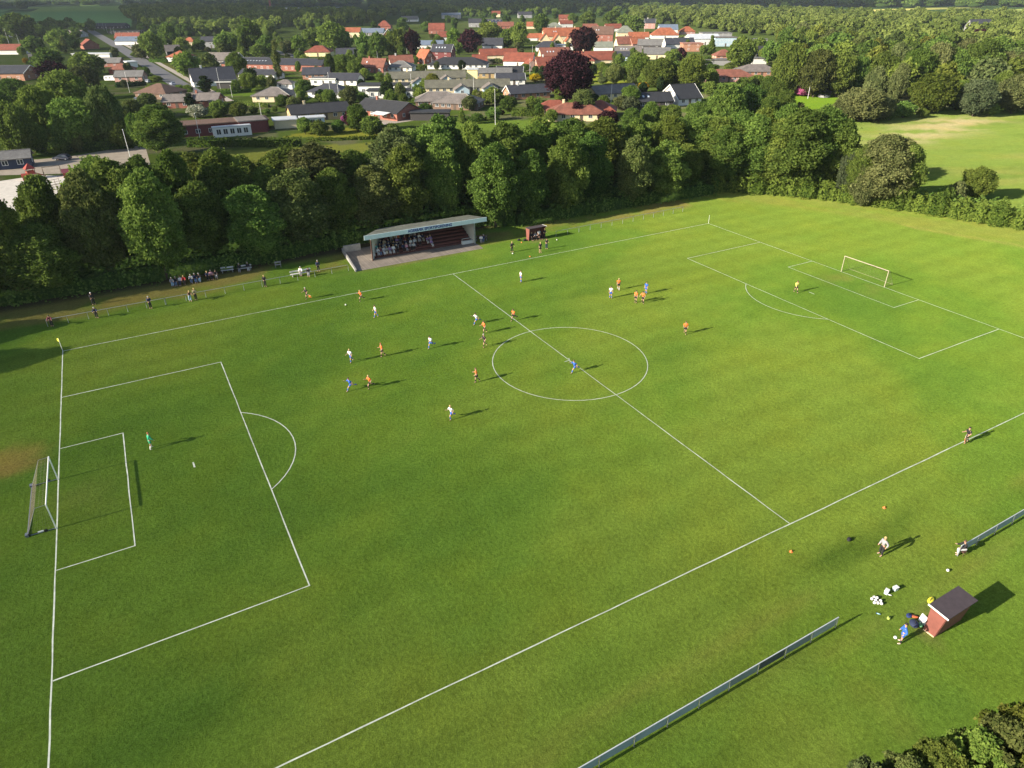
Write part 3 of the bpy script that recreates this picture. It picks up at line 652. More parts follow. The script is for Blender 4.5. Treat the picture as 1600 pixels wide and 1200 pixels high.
house('orange hipped cottage', 'orange hipped cottage with pinkish walls at the wood edge', M(1074, 41, 14, 0), 7, 11, 'hip', 'pink', 'orange')
h = house('white hall roof', 'hall with a broad gleaming white roof', M(1098, 53, 24, 5), 7.4, 17, 'gable', 'white', 'light', hw=4.5, name='hall', cat='hall')
house('flat grey hall', 'flat grey-roofed hall behind the white hall roof', M(1118, 50, 26, 0), 5, 14, 'flat', 'grey', 'grey', hw=4.5, name='hall', cat='hall')
house('glass-fronted hall', 'blue-grey glass-fronted hall with beige flat roof', M(1132, 57, 17, 0), 6.5, 12, 'flat', 'blue', 'greybrown', hw=6, win=2.2, name='hall', cat='hall')
house('dark roof with white gable', 'dark-roofed long house with white left gable and tall chimney', M(1061, 59, 22, 6), 6.8, 11, 'gable', 'white', 'dark', chim=1, trim=True)
house('salmon flat-roofed block', 'salmon flat-roofed brick block in front of the dark-roofed long house', M(1081, 67, 14, 0), 5.2, 11, 'flat', 'orange', 'salmon', hw=5)
house('slate house with dark gable', 'grey slate house with dark right gable', M(1016, 61, 17, -12), 6.6, 11, 'gable', 'dark', 'grey')
house('lower slate house', 'grey slate house standing lowest above the big garden trees', M(1027, 74, 16, -8), 6.4, 12, 'gable', 'cream', 'grey')
house('small red-brown shed house', 'small red-brown roofed house between poplar and round tree', M(1131, 77, 11, 4), 5.5, 9, 'hip', 'orange', 'brownred')
house('white flat garage', 'white flat-roofed garage right of the tall flagpole', M(1177, 90, 14, 0), 3.2, 7, 'flat', 'white', 'grey', hw=3, win=0, name='garage', cat='garage')
house('pale flat annexe', 'pale grey flat annexe beside the wood', M(1182, 60, 15, -5), 4.6, 9, 'flat', 'grey', 'grey', hw=4.2)
house('black-roofed house by the wood', 'black-roofed dark house half hidden at the wood edge', M(1207, 72, 20, 0), 6, 12, 'gable', 'dark', 'black')
h = house('brown-red hipped bungalow', 'wide brown-red hipped bungalow with pale brick front bay', M(1137, 108, 24, -4), 5.0, 12, 'hip', 'pink', 'brownred', win=2.3)
h = house('balcony bungalow', 'grey-brown hipped bungalow with white balcony fence at the right', M(1182, 100, 20, 0), 5.2, 12, 'hip', 'orange', 'greybrown')
wing(h, M(1190, 113, 8, 0), 1.6, .6, 'flat', 'white', 'light', hw=1.3, win=0)
house('long grey shed roof', 'long low grey shed roof behind the brown-red bungalow', M(1113, 92, 22, 0), 3.2, 7, 'flat', 'grey', 'grey', hw=2.9, win=0, name='shed', cat='shed')
house('cream gable grey bungalow', 'cream-gabled bungalow with long grey roof right of the copper beech', M(957, 132, 20, 25), 5.0, 10, 'gable', 'lemon', 'greybrown', win=3)
house('black modern house', 'modern black-roofed house with white front edge and roof window', M(1018, 144, 14, 10), 5.0, 9, 'gable', 'dark', 'black', trim=True, sky=2)
house('steep white modern house', 'modern house with steep dark solar roof and tall white side', M(1066, 131, 10, 20), 6.8, 13, 'gable', 'white', 'black', trim=True, hw=2.6)
h = house('red-roofed villa behind trees', 'cream villa with wide red hipped roofs just behind the tree line', M(866, 156, 12, 0), 4.8, 8, 'hip', 'cream', 'red')
wing(h, M(900, 160, 19, 0), 5.2, 11, 'hip', 'cream', 'brownred', chim=1); wing(h, M(938, 156, 11, -10), 5.2, 10, 'hip', 'cream', 'red')
# left side
house('red-roofed row at left edge', 'long red-roofed building with a white window band at the left edge', M(2, 69, 28, 0), 6.4, 12, 'gable', 'white', 'red', win=1.7, wh=1.6)
h = house('orange-brick building', 'orange-brick building with blue-grey roof and a wide gable', M(8, 102, 24, 2), 6.6, 15, 'gable', 'orange', 'dark', hw=3.6, trim=True)
house('brick-gable road house', 'red-tiled house with broad windowless brick gable beside the main road', M(137, 61, 13, -50), 6.8, 11, 'gable', 'red', 'red', win=0)
house('pale flat workshop', 'pale flat-roofed workshop below the brick gable', M(146, 83, 25, 0), 3.2, 8, 'flat', 'white', 'light', hw=3, win=0)
house('small grey-roofed house', 'small grey-roofed red house left of the road', M(174, 90, 11, 3), 4.8, 8, 'gable', 'red', 'grey')
house('brown-red hipped cottage', 'brown-red hipped cottage beside a blue-white carport', M(189, 99, 11, 0), 4.9, 9, 'hip', 'red', 'brownred')
house('blue carport', 'carport with pale blue-white roof beside the main road', M(203, 95, 10, -50), 3.2, 5, 'flat', 'white', 'light', hw=2.8, win=0, name='carport', cat='carport')
house('pink bungalow', 'pink bungalow with grey roof beside the caravan', M(202, 110, 13, 6), 4.8, 8, 'gable', 'pink', 'grey', win=3.4)
house('brown pyramid roof', 'dark brown hipped bungalow in front of the pink bungalow', M(248, 130, 15, -15), 5.4, 13, 'hip', 'brown', 'brown')
h = house('grey twin roofs', 'low grey-roofed brick house with red chimney behind the dark round tree', M(318, 145, 12, 2), 4.6, 9, 'gable', 'red', 'greybrown', chim=1)
wing(h, M(278, 147, 10, 8), 4.5, 9, 'gable', 'red', 'greybrown')
house('steep black-roofed house', 'steep black-roofed house with sunlit white gable', M(329, 105, 19, 30), 7.6, 10, 'gable', 'white', 'dark', chim=1, hw=2.6)
house('white-edged carport', 'flat carport with a bright white roof edge', M(363, 126, 13, 5), 3.0, 6, 'flat', 'dark', 'black', hw=2.7, win=0, trim=True, name='carport', cat='carport')
house('orange-roofed bungalow', 'white bungalow with bright orange roof beside the road lawn', M(281, 79, 13, -8), 6.0, 12, 'hip', 'white', 'orange')
house('grey roof behind round trees', 'grey-roofed house with white bargeboard behind round light trees', M(350, 82, 18, -5), 6.5, 13, 'gable', 'grey', 'greybrown', trim=True)
h = house('white flat office', 'white-walled flat-roofed building beside the long dark school', M(396, 90, 16, 0), 5.0, 9, 'flat', 'blue', 'dark', hw=4.6, trim=True)
h = house('long dark school', 'very long dark low-pitched school building with a row of roof domes', M(436, 91, 62, -14), 5.6, 20, 'gable', 'red', 'dark', hw=3.4, sky=7, win=3.6, name='school', cat='school')
wing(h, M(407, 108, 20, -14), 4.4, 10, 'gable', 'white', 'dark')
house('brick gable with flat annexe', 'brick-gabled dark-roofed house with flat white-edged annexe', M(494, 105, 13, 5), 5.2, 9, 'gable', 'orange', 'dark')
house('flat white-edged annexe', 'flat dark annexe with white edge right of the brick gable', M(508, 121, 12, -5), 3.1, 8, 'flat', 'white', 'grey', hw=2.8, trim=True)
house('dark-roofed white bungalow', 'small white bungalow with dark roof in front of garden trees', M(538, 114, 15, -10), 4.9, 10, 'gable', 'white', 'dark')
house('little white summerhouse', 'little white summerhouse beside the tall thin poplar', M(446, 124, 8, -8), 3.8, 6, 'hip', 'white', 'greybrown')
house('red-hipped yellow house', 'yellow house with red hipped roof by the side road', M(498, 71, 17, 0), 6.4, 12, 'hip', 'lemon', 'red')
house('dark roof with white end', 'dark-roofed house with white gable right of the yellow house', M(540, 75, 12, 8), 6.2, 10, 'gable', 'white', 'dark')
house('orange block house', 'square orange-roofed house right of the tall light tree', M(549, 43, 17, 0), 8.4, 12, 'gable', 'cream', 'orange')
house('far red hip', 'far red hipped roof above the blue-grey roofs', M(600, 32, 16, 0), 9.4, 13, 'hip', 'red', 'red', hw=4)
house('steep red roof', 'steep red-roofed house left of the small white-gabled one', M(682, 36, 16, 0), 9.6, 12, 'gable', 'red', 'red', hw=4)
house('white gable red cottage', 'white-gabled cottage with red roof among dark trees', M(696, 49, 12, 10), 7, 9, 'gable', 'white', 'red')
house('striped gable house', 'narrow red and white striped gable house', M(608, 45, 9, 80), 9, 8, 'gable', 'maroon', 'dark', trim=True)
house('blue-grey long roof', 'long blue-grey roof behind the slate roof house', M(672, 63, 20, 0), 5.2, 9, 'gable', 'white', 'blueroof')
house('grey barn roofs', 'grey barn with low white wall left of the red row', M(770, 59, 15, -5), 7.5, 12, 'gable', 'white', 'dark')
house('grey roofs above trees', 'grey roof with pale streaks above the twin conifers', M(580, 44, 26, -5), 6.5, 14, 'gable', 'grey', 'blueroof')
for sh, lb, r_, zr, W, ty, wa, ro_ in (
 ('grey roof by the field', 'grey-blue roofed house at the foot of the green field, left one', M(82, 38, 30, 0), 6.5, 15, 'gable', 'dark', 'dark'),
 ('dark roof by the field', 'dark roofed house at the foot of the green field, right one', M(114, 47, 20, -8), 6.2, 14, 'gable', 'grey', 'greybrown'),
 ('far shed across the road', 'dark long shed at the far end of the main road', M(172, 36, 40, 0), 6.0, 16, 'gable', 'dark', 'dark'),
 ('far low workshop', 'dark low workshop right of the street lamps', M(197, 44, 34, 0), 5.2, 14, 'flat', 'dark', 'black'),
 ('red-topped house', 'thin red-topped house behind the grey roadside workshop', M(199, 51, 22, 0), 6.6, 8, 'gable', 'red', 'red'),
 ('grey roadside workshop', 'grey-roofed roadside workshop with white wall', M(211, 57, 30, 0), 6.0, 14, 'gable', 'white', 'blueroof'),
 ('far left blue-grey house', 'blue-grey hipped roof near the left edge behind the red row', M(12, 47, 20, -5), 6.0, 12, 'gable', 'grey', 'dark'),
 ('shaded orange cottage', 'shaded orange cottage in front of the dark wood', M(296, 58, 11, -5), 6.0, 9, 'hip', 'cream', 'orange'),
 ('dark steep house by the wood', 'dark steep-roofed house with pale gable line by the dark wood', M(330, 57, 15, 5), 8.0, 10, 'gable', 'grey', 'dark'),
 ('grey house behind orange bungalow', 'small grey house behind the orange-roofed bungalow', M(268, 70, 9, 30), 6.5, 8, 'gable', 'dark', 'greybrown'),
 ('industrial hall with white roof', 'industrial hall with pale curved roof far behind the woods', M(470, 12, 75, -8), 10, 40, 'gable', 'grey', 'light'),
 ('far white hall', 'far white hall beside the brick chimney', M(434, 13, 45, 0), 8, 30, 'gable', 'white', 'greengrey'),
 ('industrial grey annexe', 'grey annexe in front of the industrial hall', M(500, 20, 40, -10), 8, 30, 'gable', 'grey', 'grey'),
 ('far white greenhouse row', 'far white row of buildings among dark trees', M(530, 11, 60, 0), 9, 25, 'gable', 'white', 'blueroof'),
 ('far pale farm', 'far pale farm roof inside the dark wood', M(336, 12, 45, 0), 7, 25, 'gable', 'white', 'light'),
 ('far blue building', 'far dark blue building with grey roof', M(766, 25, 32, 0), 9, 16, 'flat', 'navy', 'grey'),
 ('far blue-grey house', 'far blue-grey house left of the dark blue building', M(744, 29, 18, 0), 9, 12, 'gable', 'grey', 'dark'),
 ('far brown roofs', 'far brown-red roof at the right of the blue building', M(790, 34, 18, 0), 7, 12, 'gable', 'red', 'brownred'),
 ('white house in the wood', 'white house with grey roof deep in the right-hand wood', M(1403, 46, 13, 0), 9, 12, 'hip', 'white', 'greybrown'),
 ('dark roof in the wood', 'dark long roof in the far right-hand wood', M(1532, 30, 20, 0), 11, 12, 'gable', 'grey', 'dark'),
 ('dark far roofs', 'dark far roofs between the black trees at the top centre', M(820, 18, 22, 5), 9, 14, 'gable', 'grey', 'dark'),
 ('grey far terrace', 'grey far terrace behind the cream cottage at the top', M(705, 20, 30, 0), 8, 14, 'gable', 'grey', 'blueroof'),
 ('far red gable cottage', 'far small red cottage left of the dark roofs at the top', M(775, 17, 14, 0), 9, 12, 'gable', 'cream', 'red'),
 ('white far bungalow', 'white far bungalow with grey roof above the steep red roof', M(640, 25, 24, 0), 7, 14, 'gable', 'white', 'grey')):
    house(sh, lb, r_, zr, W, ty, wa, ro_)
# brick chimney stack of the works
p = at(424, 20); o = empty('brick_chimney', p); tag(o, 'tall red-brick factory chimney far behind the village', 'chimney')
MB().bar((0,0,0), (0,0,24), 2.6, 16, 1.9).build('stack', WL['red'], o); MB().bar((0,0,24), (0,0,25.5), 2.3, 16, 2.3).build('cap', WL['red'], o)
# dark shed at the gravel lot
h = house('dark blue lot shed', 'dark blue boarded shed with grey roof at the gravel lot', M(4, 236, 11, 26), 4.0, 5.5, 'gable', 'navy', 'grey', hw=2.6, win=3, door=False, name='shed', cat='shed')
# gazebo
p = at(1287, 152); g_ = empty('gazebo', p); tag(g_, 'small dark open gazebo with hipped roof beside pink rhododendron', 'gazebo')
mb = MB()
for k in range(8): t = k*math.pi/4; mb.bar((2.3*math.cos(t), 2.3*math.sin(t), 0), (2.3*math.cos(t), 2.3*math.sin(t), 2.3), .09)
mb.build('post', WL['dark'], g_)
r_ = MB(); c8 = [(2.9*math.cos(k*math.pi/4), 2.9*math.sin(k*math.pi/4), 2.3) for k in range(8)]
r_.add(c8+[(0,0,3.8)]+[(a[0], a[1], 2.15) for a in c8], [(k, (k+1)%8, 8) for k in range(8)]+[(9+k, 9+(k+1)%8, (k+1)%8, k) for k in range(8)]).build('roof', RT['black'], g_)
rl = MB()
for k in range(7): t, t2 = k*math.pi/4, (k+1)*math.pi/4; rl.hexa(*[[(2.25*math.cos(t),2.25*math.sin(t),z),(2.35*math.cos(t),2.35*math.sin(t),z),(2.35*math.cos(t2),2.35*math.sin(t2),z),(2.25*math.cos(t2),2.25*math.sin(t2),z)] for z in (.1,.9)])
rl.build('railing', WL['grey'], g_)

# ------------------------------------------------------------------ trees of the tree line behind the stand
SIL = [(-200,300),(0,300),(25,292),(55,330),(80,310),(110,255),(150,238),(190,262),(225,240),(260,236),(300,250),(335,230),(385,255),(420,262),(450,238),(490,220),(530,240),(565,238),(600,212),(650,190),(700,192),(745,186),(800,190),(850,195),(900,186),(950,180),(1000,190),(1040,184),(1090,180),(1150,170),(1200,175),(1250,158),(1290,182),(1310,215),(1340,240),(1400,240)]
def sil(u): return float(np.interp(u, [a for a, b in SIL], [b for a, b in SIL]))
def line_tree(x, y, off, rr, kinds, rowname, i):
    u, v = px((x, y, 12)); h = height_at(x, y+1, sil(u)+off)*1.05
    if h < 6 or (row > 0 and u < 118): return
    h = min(h, 22); u = px((x, y, h*.6))[0]
    k = random.choice(kinds)
    tree(x, y, rr, h, k, 'tall', label=None, group='tall trees of the belt behind the pitch', name='deciduous_tree')
i = 0
for row, (y0, off, r0, kinds) in enumerate(((54.2, 30, 4.9, ['dark', 'mid', 'mid', 'dark', 'birch']), (63.0, 4, 5.3, ['mid', 'dark', 'mid', 'light', 'olive']), (73, -3, 5.6, ['mid', 'mid', 'light', 'dark']))):
    x = -16+row*3.3
    while x < 127:
        yy = y0+random.uniform(-1.5, 2.6)+(0 if x < 95 else -(x-95)*.12)
        if row == 0 and 40 < x < 66: yy = max(yy, 57.5)
        if row == 0 and x >= 66: yy -= float(np.interp(x, [66, 72, 100, 118], [1.5, 4.5, 3, 0]))
        line_tree(x, yy, off+random.uniform(-8, 15), r0*random.uniform(.72, 1.15), kinds, row, i); x += random.uniform(6.3, 8.6); i += 1
for (cx, top, base, hw, kd) in ((40,295,470,42,'mid'), (105,265,440,40,'mid'), (-10,300,470,30,'dark'), (-45,250,400,40,'dark'), (1235,165,300,48,'mid'), (1265,160,297,40,'dark'), (1300,185,300,36,'mid'), (1170,178,292,40,'dark'),(1120,178,290,40,'mid'),(1085,182,286,36,'dark'),(1205,180,296,36,'mid'),(1145,172,280,40,'mid'),(1180,165,270,36,'light'),(1215,160,275,36,'dark'),(1100,176,268,34,'mid'),(1050,182,268,36,'mid'),(1000,186,268,34,'mid'),
                                (1340,222,318,30,'mid'), (1372,206,322,46,'olive'), (1400,222,325,30,'mid'), (1345,262,322,22,'olive'), (1320,240,312,22,'blue'), (1520,262,312,26,'light'), (1490,285,318,14,'olive'), (1475,292,320,12,'mid')):
    p = at(cx, base); h = height_at(p[0], p[1], top); D = float(CR[2] @ (p-CP)); tree(p[0], p[1], hw*D/FPX, h, kd, 'tall' if h > 11 else 'broad' if h > 6 else 'small', name='deciduous_tree', group='trees at the edge of the pitch')
# off-frame trees on the left whose shadows reach the grass
for (x, y, r, h) in ((-30, 34, 4.5, 12), (-40, 27, 4, 11), (-34, 44, 5, 14), (-28, 52, 5, 15), (-20, 57, 5, 16), (-45, 50, 5, 15)):
    tree(x, y, r, h, 'dark', 'tall', label='tall dark tree just outside the left edge', name='deciduous_tree', group='trees outside the left edge')
# garden and village trees: centre, top, base, half width, kind [, class]
TV = [(258,160,244,38,'dark','tall'),(35,158,246,30,'dark'),(30,122,166,22,'dark'),(75,133,224,32,'light'),(115,112,192,42,'dark'),(140,103,155,22,'olive'),(128,153,234,38,'mid'),(178,134,230,28,'birch'),
(165,180,230,20,'mid'),(195,190,232,20,'mid'),(215,155,205,20,'birch'),(125,205,238,10,'birch','small'),(85,95,128,26,'copper'),(78,75,120,28,'mid'),(140,80,122,26,'dark'),(12,140,200,20,'dark'),(95,215,243,16,'dark','small'),(60,190,240,22,'mid'),
(35,18,64,26,'dark'),(8,26,62,16,'dark'),(57,56,86,17,'mid'),(96,46,80,20,'mid'),(118,52,78,10,'dark'),(104,55,84,5,'birch','column'),(144,29,49,8,'dark'),(8,55,72,12,'light'),(36,72,88,7,'mid'),(42,90,100,5,'yellow','small'),
(240,49,92,18,'mid'),(222,68,92,14,'olive'),(267,36,76,15,'dark'),(286,58,82,13,'light'),(297,81,120,21,'light'),(329,83,112,15,'birch'),(358,49,87,19,'mid'),(372,82,120,16,'light'),(393,30,84,20,'light'),(378,58,88,7,'mid','cone'),
(313,60,80,10,'dark'),(350,66,88,12,'birch'),(230,104,118,6,'dark','small'),(245,118,128,9,'light','small'),(213,80,90,8,'mid'),(323,118,145,11,'conifer','column'),(299,145,170,8,'conifer','column'),(390,113,142,15,'light'),(310,163,184,17,'white','small'),(345,157,182,16,'mid'),
(375,160,184,14,'mid'),(283,133,146,9,'mid','small'),(295,132,146,8,'dark','small'),(232,146,170,16,'birch'),(250,160,185,14,'dark'),(340,172,186,8,'dark','small'),(397,166,178,8,'dark','small'),(207,165,215,14,'birch'),(218,176,232,12,'dark'),
(436,62,124,7,'birch','column'),(418,55,88,16,'mid'),(405,68,92,14,'dark'),(468,55,84,14,'light'),(520,32,80,24,'light'),(490,42,76,15,'mid'),(540,48,78,14,'mid'),(468,78,98,8,'dark'),(450,62,84,12,'olive'),
(517,83,120,9,'dark'),(539,85,116,16,'light'),(556,93,122,13,'light'),(570,107,126,9,'light','small'),(594,113,128,8,'mid','small'),(570,50,88,12,'dark'),(592,50,92,14,'dark'),(557,76,102,6,'conifer','cone'),(624,44,86,14,'mid'),(612,48,86,10,'dark'),(645,46,86,13,'copper'),(630,42,60,9,'light'),
(735,45,82,20,'copper'),(710,44,80,14,'light'),(765,34,64,22,'light'),(792,45,75,14,'mid'),(715,64,86,9,'dark'),(676,115,142,13,'yellow2'),(665,122,142,9,'mid','small'),(560,162,206,17,'light'),(583,180,214,18,'dark'),(500,188,212,14,'mid','small'),(478,184,210,13,'mid','small'),
(530,188,208,12,'dark','small'),(548,172,200,9,'copper','small'),(538,181,191,6,'pink','small'),(612,193,214,13,'mid','small'),(597,196,212,9,'olive','small'),(722,167,192,8,'mid','cone'),(745,177,193,11,'dark','small'),(772,167,188,13,'mid','small'),(784,172,180,5,'copper','small'),
(475,124,148,14,'mid'),(468,152,167,10,'olive','small'),(453,148,162,6,'copper','small'),(505,143,160,12,'mid','small'),(540,150,165,9,'mid','small'),(410,117,138,14,'mid','small'),(438,158,168,7,'mid','small'),(418,169,178,6,'mid','small'),(430,166,176,5,'mid','small'),(460,168,180,4,'mid','small'),(770,136,158,15,'mid','small'),(788,148,162,8,'dark','small'),
(752,142,160,8,'olive','small'),(556,140,156,8,'light','small'),(660,100,112,7,'mid','small'),(690,112,122,6,'olive','small'),(775,90,100,12,'olive','small'),(650,88,100,6,'dark','small'),
(886,80,160,42,'copper'),(911,40,88,22,'copper'),(812,35,76,14,'mid'),(803,40,70,10,'dark'),(845,20,54,15,'dark'),(918,17,42,13,'dark'),(957,16,42,15,'mid'),(990,24,52,15,'mid'),(895,20,38,9,'dark'),(975,22,44,11,'dark'),
(836,115,128,11,'yellow','small'),(815,120,132,8,'light','small'),(995,82,132,21,'light'),(1030,90,142,27,'mid'),(1078,84,144,24,'light'),(1058,100,140,18,'mid'),(1110,54,86,9,'mid','cone'),(1155,57,108,20,'mid'),(1168,62,104,12,'dark'),(1050,77,100,13,'mid'),(1062,74,96,10,'copper'),(960,100,132,15,'birch'),(975,96,128,9,'mid'),
(983,133,168,16,'light'),(1004,128,144,9,'yellow','small'),(985,152,176,17,'blue'),(910,140,184,18,'birch'),(900,158,186,13,'copper'),(862,170,192,11,'mid','small'),(830,150,172,10,'light','small'),(842,160,182,8,'mid','small'),(940,96,112,8,'light','small'),(925,104,116,6,'light','small'),
(1015,160,200,16,'light'),(1048,163,200,18,'mid'),(1088,158,205,22,'mid'),(1130,130,205,30,'mid'),(1165,133,200,26,'dark'),(1195,150,205,20,'mid'),(1210,128,180,18,'mid'),(1135,102,118,8,'mid','small'),(1110,100,112,14,'light','small'),(1180,118,135,14,'light','small'),(1160,122,140,12,'mid','small'),(1198,118,150,14,'mid'),
(1185,58,80,12,'mid'),(1200,62,100,12,'mid'),(950,172,200,18,'copper'),(1175,68,90,8,'light','small'),(1190,75,92,7,'light','small'),(1035,166,200,14,'light'),(1105,88,102,10,'dark'),(985,168,205,16,'mid'),(1245,160,190,14,'olive'),(1222,140,190,16,'mid'),
(1342,137,190,42,'olive','broad'),(1322,148,190,22,'olive'),(1372,150,190,20,'olive'),(1410,158,184,20,'mid','small'),(1388,160,188,12,'mid','small'),(1450,114,178,34,'yellow2'),(1520,124,182,28,'blue'),(1580,117,178,32,'olive'),(1541,160,182,15,'mid','small'),(1555,112,170,20,'dark'),(1492,125,172,22,'dark'),(1440,170,184,9,'light','small'),(1605,150,178,16,'mid'),
(1225,66,150,26,'mid'),(1270,76,152,30,'birch'),(1305,80,152,26,'mid'),(1330,88,150,26,'mid'),(1370,80,150,26,'mid'),(1392,66,140,20,'olive'),(1420,74,150,26,'light'),(1455,66,140,24,'olive'),(1480,75,140,26,'mid'),(1525,60,130,28,'mid'),(1560,80,130,24,'olive'),(1595,80,135,24,'olive'),(1526,45,70,15,'copper'),(1360,105,165,18,'olive'),(1395,100,168,16,'olive')]
F['yellow2'] = foliage("foliage_lime", (.060, .085, .014), (.20, .225, .045))
for t in TV: tpx(*t[:5], cls=(t[5] if len(t) > 5 else None), group='trees and shrubs of the village gardens' if t[0] < 1200 else 'trees of the wood on the right')
p = at(1254, 150); tree(p[0], p[1], 4.2, 4.2, 'pink', 'broad', name='rhododendron', cat='shrub', label='large pink flowering rhododendron beside the small dark gazebo', trunk=False)
# small garden trees and shrubs between the houses
_r = random.Random(12); _P = []; _tries = 0
while len(_P) < 190 and _tries < 9000:
    _tries += 1; u_, v_ = _r.uniform(170, 1180), _r.uniform(58, 176); q = at(u_, v_)
    if v_ > 150 and not 440 < u_ < 1000: continue
    if any(math.hypot(q[0]-h_[3][0], q[1]-h_[3][1]) < (13 if h_[0] not in ('long dark school', 'first cream terrace', 'second cream terrace', 'orange house with three gables') else 26) for h_ in HOUSES): continue
    if min(float(pdist(np.array([q[0]]), np.array([q[1]]), np.array([p_[:2] for p_ in RD]))[0]), 99) < 12: continue
    if any(math.hypot(q[0]-a_, q[1]-b_) < 7 for a_, b_ in _P): continue
    _P.append((q[0], q[1])); D_ = dist(q)
    tree(q[0], q[1], _r.uniform(1.6, 3.4), _r.uniform(2.8, 7), _r.choice(['dark', 'mid', 'mid', 'light', 'olive', 'birch', 'conifer']), 'small' if D_ < 420 else 'far', group='trees and shrubs of the village gardens')
# remaining wood: stand of single trees where they can be told apart, one mass behind them
def scatter(polys, step, n, seed, minv=None):
    r = np.random.default_rng(seed); P = []; tries = 0
    A = [wpoly(*q) for q in polys]
    while len(P) < n and tries < 60000:
        tries += 1; a = A[r.integers(len(A))]; xs = [q[0] for q in a]; ys = [q[1] for q in a]
        x, y = r.uniform(min(xs), max(xs)), r.uniform(min(ys), max(ys))
        if not inpoly(a, np.array([[x]]), np.array([[y]]))[0, 0]: continue
        if all((x-b[0])**2+(y-b[1])**2 > step**2 for b in P): P.append((x, y))
    return P
W1 = [((1190, 62), (1215, 72), (1225, 110), (1290, 148), (1400, 160), (1610, 160), (1720, 150), (1680, 100), (1450, 92), (1300, 80), (1195, 60))]
pts = scatter(W1, 9.0, 85, 5)
kk = ['mid', 'mid', 'light', 'olive', 'dark', 'birch', 'yellow2']
for (x, y) in pts:
    if y > 92: tree(x, y, random.uniform(5.5, 8), random.uniform(11, 16), random.choice(kk), 'far', group='trees of the wood on the right')
def forest(name, polys, n, seed, hr=(11, 17), kmat='mid', label=None, step=9, rr=(6, 9), leaf=1.0):
    P = scatter(polys, step, n, seed); r = np.random.default_rng(seed+1); vs = []; qs = []; rs = []; o = 0
    base = []
    for c in range(4):
        lo = []; m = 9
        for j in range(m):
            t = r.uniform(0, 6.28); q = math.sqrt(r.uniform(0, .5)); lo.append((q*math.cos(t), q*math.sin(t), r.uniform(.5, .82)-.2*q, r.uniform(.34, .5)))
        lv = []; lr = []
        for j, a in enumerate(lo):
            k = 44; u = r.normal(size=(k, 3)); u[:, 2] = np.abs(u[:, 2])*.9-.2; u /= np.linalg.norm(u, axis=1)[:, None]
            lv.append((np.array(a[:3])+u*np.array([a[3], a[3], a[3]*.5]), u)); lr.append(np.clip(r.uniform(.2, .7)+r.normal(size=k)*.2, 0, 1))
        base.append((np.concatenate([a[0] for a in lv]), np.concatenate([a[1] for a in lv]), np.concatenate(lr), lo))
    for (x, y) in P:
        p, u, rn, lo = base[r.integers(4)]; R = r.uniform(*rr); h = r.uniform(*hr); t = r.uniform(0, 6.28); Rm = np.array([[math.cos(t), -math.sin(t), 0], [math.sin(t), math.cos(t), 0], [0, 0, 1]])
        sc_ = np.array([R, R, h]); pw = (p@Rm.T)*sc_+np.array([x, y, 0]); nn = u@Rm.T*.8+r.normal(size=u.shape)*.4; nn /= np.linalg.norm(nn, axis=1)[:, None]
        v, q = leaf_quads(pw, nn, 1.05*leaf, r); vs.append(v); qs.append(q+o); o += len(v); tone = r.uniform(-.38, .34); rs.append(np.clip(rn+tone, 0, 1))
        for a in lo[:6]:
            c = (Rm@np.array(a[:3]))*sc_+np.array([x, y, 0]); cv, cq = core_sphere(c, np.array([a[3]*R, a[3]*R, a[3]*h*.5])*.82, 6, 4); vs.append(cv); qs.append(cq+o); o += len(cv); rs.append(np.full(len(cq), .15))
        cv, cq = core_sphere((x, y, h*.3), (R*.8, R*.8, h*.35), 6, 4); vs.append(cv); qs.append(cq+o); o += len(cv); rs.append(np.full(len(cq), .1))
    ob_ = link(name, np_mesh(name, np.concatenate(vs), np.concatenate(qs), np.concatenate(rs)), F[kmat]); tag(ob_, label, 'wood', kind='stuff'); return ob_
forest("dense_wood", [((1000, 36), (1060, 40), (1190, 58), (1240, 74), (1450, 88), (1700, 96), (1700, 60), (1560, 56), (1440, 62), (1430, 48), (1700, 40), (1700, 26), (1450, 30), (1330, 26), (1150, 18), (980, 22))], 900, 21, (8, 17), 'wood', 'dense sunlit wood filling the upper right behind the single trees', 8.5, (4.5, 9.5))
forest("shaded_wood", [((190, 20), (230, 52), (300, 56), (420, 60), (480, 50), (560, 42), (600, 34), (560, 24), (500, 27), (420, 22), (395, 10), (330, 14), (210, 12))], 420, 22, (13, 19), 'mid', 'dark dense wood behind the left part of the village', 11)
forest("far_tree_belt", [((560, 14), (600, 26), (700, 28), (900, 24), (1060, 22), (1060, 12), (900, 9), (600, 8)), ((455, 22), (480, 28), (560, 26), (560, 18))], 330, 23, (10, 15), 'mid', 'dark tree belt behind the village along the top', 15)
forest("horizon_wood", [((-300, 12), (0, 10.5), (30, 17), (66, 16), (40, 11), (120, 8), (220, 8.4), (330, 10), (600, 9), (900, 9), (1300, 12), (1700, 12), (1700, 1), (1300, -2), (800, -2), (0, 3), (-300, 6))], 900, 24, (13, 20), 'mid', 'wooded country fading to the horizon', 34, (16, 30), 2.6)
forest("field_hedgerows", [((-300, 7), (0, 5), (800, 2), (1700, 6), (1700, -3), (1300, -5), (800, -5), (0, 0), (-300, 4))], 500, 25, (12, 18), 'dark', 'far hedgerows and copses at the horizon', 60, (26, 46), 4)
forest("village_far_trees", [((400, 36), (480, 48), (560, 60), (700, 55), (860, 34), (1000, 30), (1000, 12), (700, 12), (560, 24)), ((300, 42), (400, 60), (430, 50), (330, 36)), ((60, 44), (110, 42), (140, 56), (110, 62), (40, 60)), ((215, 46), (300, 50), (300, 62), (240, 62))], 150, 26, (8, 14), 'mid', 'loose dark trees between the farthest village roofs', 13, (4.5, 7))
